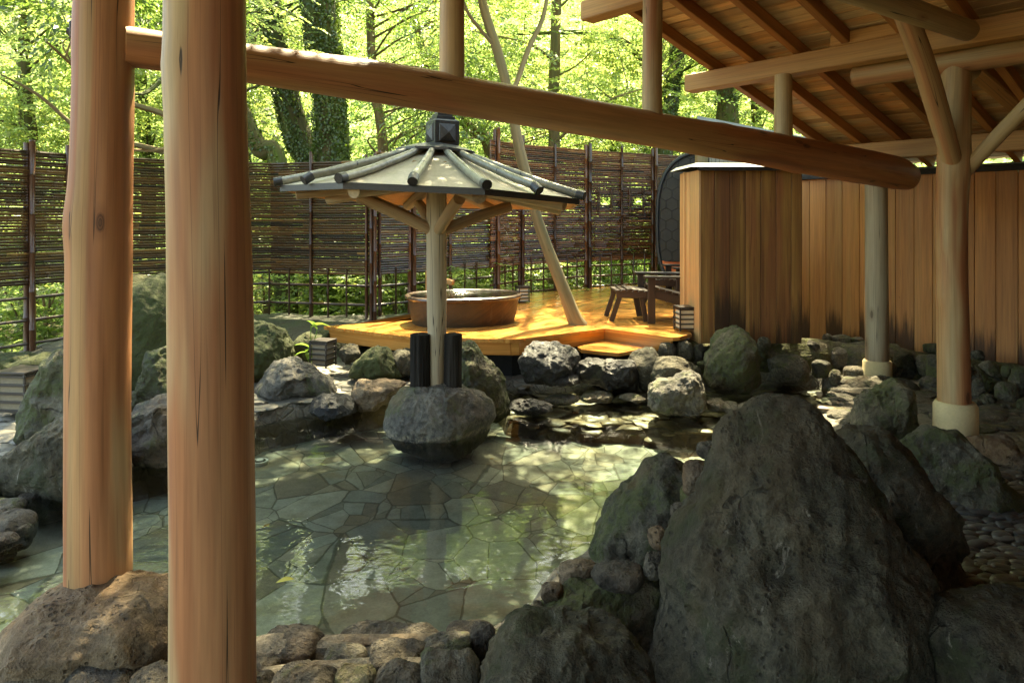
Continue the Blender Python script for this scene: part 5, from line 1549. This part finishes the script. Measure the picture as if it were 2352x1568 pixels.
def tree(name, label, trunk, radii, bark, blobs, leafm, seed, n_clump=40, per=16, group='trees beyond the bamboo fence', limbs=(), ivy=0, auto=6, reach=3.2, cat='tree', **kw):
    rg = np.random.default_rng(seed)
    root = empty(name, tuple(trunk[0])); tag(root, label, cat, group)
    mb = MB(); tube(mb, trunk, radii, 18, 40, .14, seed, True)
    for pts, rr in limbs: tube(mb, pts, rr, 9, 22, .12, seed + 5)
    tr = crspline(np.hstack([np.array(trunk, float), np.array(radii)[:, None]]), 40)
    if blobs:
        vs, cs, cents = crown(rg, blobs, leafm, n_clump, per, **kw)
        ends = [tr] + [np.hstack([crspline(np.array(p, float), 20), np.full((20, 1), .03)]) for p, r in limbs]
        src = np.concatenate(ends)
        for c, b in cents[:auto * 4]:
            # a bough from the nearest wood below the clump
            dd = np.linalg.norm(src[:, :3] - c, axis=1) + 2.0 * np.clip(src[:, 2] - c[2] + .3, 0, None)
            s0 = src[np.argmin(dd)]
            if np.linalg.norm(s0[:3] - c) > reach: continue
            mid = s0[:3] * .5 + c * .5 + rg.normal(0, .14, 3) + [0, 0, .18]
            r0 = min(s0[3] * .35, .024)
            tube(mb, [s0[:3], mid, c], [r0, r0 * .6, .005], 5, 10, .1, seed)
        leaf_object('crown', vs, cs, M[leafm], root)
    mb.build('trunk', M[bark], root)
    if ivy:
        t = rg.integers(0, len(tr), ivy); f_ = rg.random(ivy)
        t2 = np.minimum(t + 1, len(tr) - 1)
        c = tr[t] * (1 - f_[:, None]) + tr[t2] * f_[:, None]
        th = rg.random(ivy) * 2 * np.pi
        pat = fbm(np.stack([np.cos(th) * 1.3, np.sin(th) * 1.3, c[:, 2] * 1.6], 1) + seed, 3, seed)
        keep = pat > -.7
        c, th = c[keep], th[keep]; n_ = len(c)
        nr = np.stack([np.cos(th), np.sin(th), np.zeros(n_)], 1)
        pos = c[:, :3] + nr * (c[:, 3:4] * rg.uniform(.98, 1.22, (n_, 1)))
        dn = rg.normal(0, .5, (n_, 3)) + [0, 0, -.6]
        L = rg.uniform(.03, .055, n_)
        v = leaf_quads(pos, dn, nr + rg.normal(0, .35, (n_, 3)), L, L * .8, .05)
        leaf_object('ivy', [v], [np.repeat(np.stack([rg.random(n_), rg.random(n_), np.zeros(n_)], 1), 4, 0)], M['leaf_ivy'], root)
    return root


def gz(x, y): return float(ground_z(np.array([float(x)]), np.array([float(y)]))[0])


# thick ivy clad trunk and the leaning ones beside it
Yt = 10.2
tree('broadleaf_tree', 'thick straight ivy covered trunk rising behind the bamboo fence', [(X1(782, Yt), Yt, gz(X1(782, Yt), Yt) - .1), P(778, 640, Yt), P(762, 340, Yt), P(752, 180, Yt), P(732, 0, Yt), P(712, -300, Yt + .2), P(735, -600, Yt + .5)],
     [.32, .26, .235, .23, .24, .22, .12], 'barkdark', [(-2.4, 10.4, 5.9, 2.8, 2.0, 1.2), (-4.5, 10.2, 5.2, 1.8, 1.6, 1.)], 'leaf_ever', 101, 45, 15, ivy=22000, leaf=(.06, .1), asp=.34, droop=.4, auto=8)
Yt = 11.2
tree('broadleaf_tree', 'ivy clad trunk leaning left beside the thick straight trunk', [(X1(735, Yt), Yt, -.8), P(728, 420, Yt), P(690, 330, Yt), P(655, 215, Yt), P(625, 60, Yt), P(590, -200, Yt), P(560, -420, Yt)],
     [.27, .25, .22, .19, .17, .15, .07], 'barkdark', [(-4.6, 11.8, 5.8, 2.4, 2., 1.6)], 'leaf_ever', 102, 60, 16, ivy=14000, leaf=(.06, .1), asp=.36)
Yt = 9.6
tree('broadleaf_tree', 'short dark mossy trunk slanting up behind the second post', [(X1(665, Yt), Yt, -.5), P(640, 385, Yt), P(600, 345, Yt), P(570, 285, Yt), P(530, 180, Yt), P(480, 40, Yt), P(430, -200, Yt)],
     [.15, .14, .12, .105, .09, .07, .03], 'barkdark', [(-4.2, 9.4, 4.2, 1.7, 1.3, .9)], 'leaf_maple', 103, 26, 15, ivy=1500, limbs=[([P(480, 40, Yt), P(400, 150, 8.6), P(330, 215, 8.), P(255, 190, 7.4)], [.05, .035, .02, .008])])
# slender tree growing through the deck
def D(u, v, Y): return P(u, v, Y)
tree('deck_tree', 'slender leaning tree growing up through the deck', [P(1334, 752, 6.86), P(1318, 725, 6.87), P(1285, 640, 6.95), P(1240, 520, 7.05), P(1215, 430, 7.1), P(1190, 330, 7.15), P(1172, 230, 7.2), P(1140, 110, 7.25), P(1112, 20, 7.3), P(1085, -120, 7.3), P(1060, -330, 7.2)],
     [.088, .075, .065, .06, .056, .054, .052, .05, .045, .035, .015], 'bark', [(-.1, 7.2, 4.9, 1.5, 1.5, .6), (-.3, 7.7, 5.7, 1.5, 1.2, .5), (-.2, 5.9, 5.1, 1.3, 1.1, .5), (-1.6, 5.9, 5.0, 1.2, 1.1, .5), (-1.6, 7.4, 5.4, 1.2, 1., .5)], 'leaf_maple', 104, 225, 17, None,  # outer crown lobes, out of view, added to shade pool and octagonal roof
     limbs=[([P(1178, 215, 7.2), P(1215, 110, 7.2), P(1250, 30, 7.2), P(1270, -120, 7.25)], [.028, .026, .024, .01]), ([P(1148, 120, 7.25), P(1105, 70, 7.2), P(1068, 15, 7.1), P(1040, -90, 7.1)], [.022, .02, .018, .008])], leaf=(.045, .075), asp=.6, droop=.12, tilt=.3)
Yt = 11.6
tree('maple_tree', 'pale straight thin trunk with layered maple leaves behind the reddish fence', [(X1(1274, Yt), Yt, -.6), P(1272, 345, Yt), P(1271, 250, Yt), P(1275, 130, Yt), P(1278, 0, Yt), P(1282, -200, Yt), P(1285, -420, Yt)], [.12, .1, .095, .09, .08, .06, .03], 'bark',
     [(1.7, 11.3, 3.55, 1.3, 1.1, .42), (.9, 11.4, 4.4, 1.8, 1.3, .5), (2.6, 11.2, 4.5, 1.4, 1.2, .45), (1.2, 11.6, 5.6, 2.2, 1.6, .6)], 'leaf_maple', 105, 85, 20,
     limbs=[([P(1272, 330, Yt), P(1330, 280, 11.2), P(1400, 230, 11), P(1490, 200, 10.8)], [.03, .025, .018, .006]), ([P(1275, 140, Yt), P(1210, 100, 11.3), P(1080, 70, 11)], [.03, .02, .007])], leaf=(.06, .09), asp=.62, droop=.1, tilt=.22, cl=.42, flatc=.25)
Yt = 12.6
tree('broadleaf_tree', 'dark mossy trunk with a bent bough behind the corner of the reddish fence', [(X1(1522, Yt), Yt, -.6), P(1522, 345, Yt), P(1530, 270, Yt), P(1545, 190, Yt), P(1555, 100, Yt), P(1545, -100, Yt), P(1550, -400, Yt)], [.24, .2, .17, .14, .12, .1, .05], 'barkdark',
     [(3.2, 12.6, 6.2, 2.2, 2., 1.5), (4.4, 12.2, 4.6, 1.1, 1.1, .8), (3.1, 9.9, 6.6, 1.7, 1.3, .6)], 'leaf_maple', 106, 80, 16, ivy=6000, limbs=[([P(1530, 270, Yt), P(1475, 140, 12.4), P(1420, 90, 12.2), P(1330, 75, 12), P(1190, 80, 11.8)], [.08, .07, .06, .045, .02])], leaf=(.06, .1), asp=.5)  # nearest lobe is out of view, added to keep sun off the stream rocks
Yt = 13.5
tree('broadleaf_tree', 'stout trunk with a mossy side shoot seen under the roof edge', [(X1(1672, Yt), Yt, -.4), P(1670, 280, Yt), P(1668, 220, Yt), P(1660, 120, Yt), P(1655, -200, Yt)], [.26, .22, .2, .17, .1], 'barkdark', [(4.6, 13.8, 5.4, 2.4, 2., 1.5)], 'leaf_maple', 107, 40, 17, ivy=1800, leaf=(.07, .11), asp=.5)
Yt = 7.9
tree('broadleaf_tree', 'glossy leaved tree whose long boughs spread left from behind the second post', [(X1(470, Yt) - .1, Yt, .05), P(470, 520, Yt), P(475, 250, Yt), P(470, 0, Yt), P(455, -300, Yt), P(440, -520, Yt)], [.12, .11, .1, .09, .06, .02], 'bark',
     [(-4.1, 6.2, 3.75, .9, .8, .65), (-3.4, 6.0, 4.5, 1.2, 1., .6), (-4.9, 6.6, 4.6, 1.2, 1.1, .8), (-2.6, 5.6, 4.9, 1.2, 1., .55)], 'leaf_ever', 108, 100, 14,
     limbs=[([P(470, 330, Yt), P(380, 265, 7.2), P(280, 230, 6.8), P(180, 160, 6.4), P(100, 90, 6)], [.04, .032, .026, .018, .008]), ([P(470, 370, 7.9), P(300, 330, 7.1), P(200, 310, 6.8), P(90, 220, 6.5), P(0, 170, 6.3)], [.035, .028, .022, .016, .006]), ([P(460, 300, 7.9), P(430, 330, 7.6), P(310, 345, 7.2), P(150, 300, 7)], [.028, .022, .016, .006])], leaf=(.07, .12), asp=.36, droop=.45, tilt=.45, cl=.3, reach=.8)
Yt = 12.
tree('broadleaf_tree', 'thin trunk hung with drooping foliage right of the ivy clad trunks', [(X1(905, Yt), Yt, -.7), P(880, 340, Yt), P(860, 200, Yt), P(850, 30, Yt), P(850, -250, Yt), P(855, -450, Yt)], [.1, .09, .08, .07, .05, .02], 'twig',
     [(-1.6, 12, 3.6, 1.2, 1.2, .9), (-1.2, 11.8, 4.9, 1.8, 1.5, 1.), (-.2, 12.2, 3.3, 1.1, 1., .7)], 'leaf_ever', 109, 75, 15, leaf=(.06, .1), asp=.33, droop=.55, tilt=.5)
Yt = 13
tree('broadleaf_tree', 'slanting bare trunk behind the metal finial of the octagonal roof', [(X1(1180, Yt), Yt, -.4), P(1130, 360, Yt), P(1085, 300, Yt), P(1050, 262, Yt), P(980, 150, Yt), P(930, -100, Yt)], [.14, .12, .11, .1, .08, .03], 'bark', [(-1.2, 13.2, 5.0, 1.9, 1.6, 1.3), (1.5, 13, 3.3, 1.3, 1, .7)], 'leaf_maple', 110, 50, 16, leaf=(.06, .1))
for k, (u, Y, lab) in enumerate([(60, 11.5, 'bright green tree at the far left behind the fence'), (330, 13, 'bright leafy tree standing between the two front posts'), (1000, 15, 'tall pale green tree far behind the octagonal roof'), (1420, 15.5, 'pale green tree far behind the reddish fence'), (1750, 15, 'pale green tree far back below the roof slope'), (560, 15, 'pale leafy tree far behind the leaning ivy trunk')]):
    x = X1(u, Y); z0 = gz(x, Y)
    tree('broadleaf_tree', lab, [(x, Y, z0 - .1), (x + .1, Y, 2), (x - .1, Y + .1, 4), (x, Y, 7)], [.16, .13, .1, .03], 'barkdark', [(x, Y, 4.3, 2.3, 1.6, 1.5), (x + .3, Y + .2, 5.6, 1.8, 1.4, .7), (x - .4, Y, 2.7, 1.6, 1.2, .7)], 'leaf_maple' if k != 2 else 'leaf_far', 130 + k, 95, 20, leaf=(.065, .11), asp=.5, cl=.5, auto=5)
# low layered shrubs seen through the lattice foot of the fences
def shrub(label, u, Y, seed, h=1.2, w=1.2, leafm='leaf_maple', n=40, **kw):
    x = X1(u, Y); z0 = gz(x, Y); rg = np.random.default_rng(seed)
    st = [([(x, Y, z0 + .05), (x + dx * .5, Y + dy * .5, z0 + h * .55), (x + dx, Y + dy, z0 + h)], [.018, .012, .005]) for dx, dy in rg.uniform(-w * .6, w * .6, (4, 2))]
    return tree('shrub', label, [(x, Y, z0 - .05), (x + .05, Y, z0 + h * .5), (x - .05, Y, z0 + h)], [.03, .02, .006], 'twig', [(x, Y, z0 + h * .6, w, w * .6, h * .55)], leafm, seed, n, 13, 'shrubs seen through the fences', st, auto=4, cat='shrub', **kw)


mk = dict(leaf=(.055, .085), asp=.62, droop=.1, tilt=.22, flatc=.25)
for k, (u, Y, h, w, lm, lab) in enumerate([
        (-60, 8.4, 1.5, 1.3, 'leaf_maple', 'layered bright maple shrub at the left picture edge behind the fence'), (95, 8.9, 1.4, 1.2, 'leaf_maple', 'layered bright maple shrub just left of the first post'),
        (330, 9.8, 1.6, 1.5, 'leaf_ever', 'dark shrub behind the towering mossy boulder'), (600, 9.6, 1.5, 1.1, 'leaf_maple', 'bright shrub behind the fence right of the second post'),
        (668, 10.8, 1.5, 1.2, 'leaf_maple', 'shrub in front of the foot of the leaning ivy trunk'), (850, 9.8, 1.5, .9, 'leaf_maple', 'loose shrub behind the corner post of the dark fence'),
        (915, 9.5, 1.4, .9, 'leaf_maple', 'thin twiggy shrub behind the left end of the bathtub'), (1000, 11, 1.6, 1.2, 'leaf_ever', 'dark shrub behind the fence and the log post'), (1090, 11, 1.6, 1.2, 'leaf_maple', 'bright shrub seen over the bathtub water'),
        (1230, 12.2, 1.8, 1.3, 'leaf_ever', 'dark shrub behind the left part of the reddish fence'), (1340, 12.6, 1.8, 1.4, 'leaf_ever', 'dark green shrub behind the middle of the reddish fence'), (1450, 13, 1.8, 1.5, 'leaf_ever', 'dark green shrub behind the right part of the reddish fence')]):
    shrub(lab, u, Y, 160 + k, h, w, lm, 44, **(mk if lm == 'leaf_maple' else dict(leaf=(.05, .08), asp=.36, droop=.4)))
# the wood on the slope behind: one mass nobody could count
rg = np.random.default_rng(55)
N = 22000
ang = rg.uniform(-.95, .95, N); rr = rg.uniform(15.5, 36, N)
x, y = np.sin(ang) * rr, np.cos(ang) * rr
zz = rg.uniform(0, 1, N) ** 1.4 * 2.6
keep = fbm(np.stack([x * .3, y * .3, zz * .4], 1), 3, 4) > -.35
x, y, zz = x[keep], y[keep], zz[keep]
lump = 1.3 * fbm(np.stack([x * .35, y * .35, x * 0], 1), 3, 14)
c = np.stack([x, y, ground_z(x, y) + zz + np.clip(lump, -.6, 2.4) + .5], 1)
d = rg.normal(0, 1, (len(c), 3)) * [1, 1, .3]
v1, c1 = sprays(c, d, rg, 14, .9, (.13, .24), .55, .9, .2, .4)
c1[:, 0] = np.clip(c1[:, 0] * .5 + .5 * np.repeat(fbm(c * .5, 3, 8) + .4, 14 * 4), 0, 1)
tag(leaf_object('distant_wood', [v1], [c1], M['leaf_far']), kind='stuff')
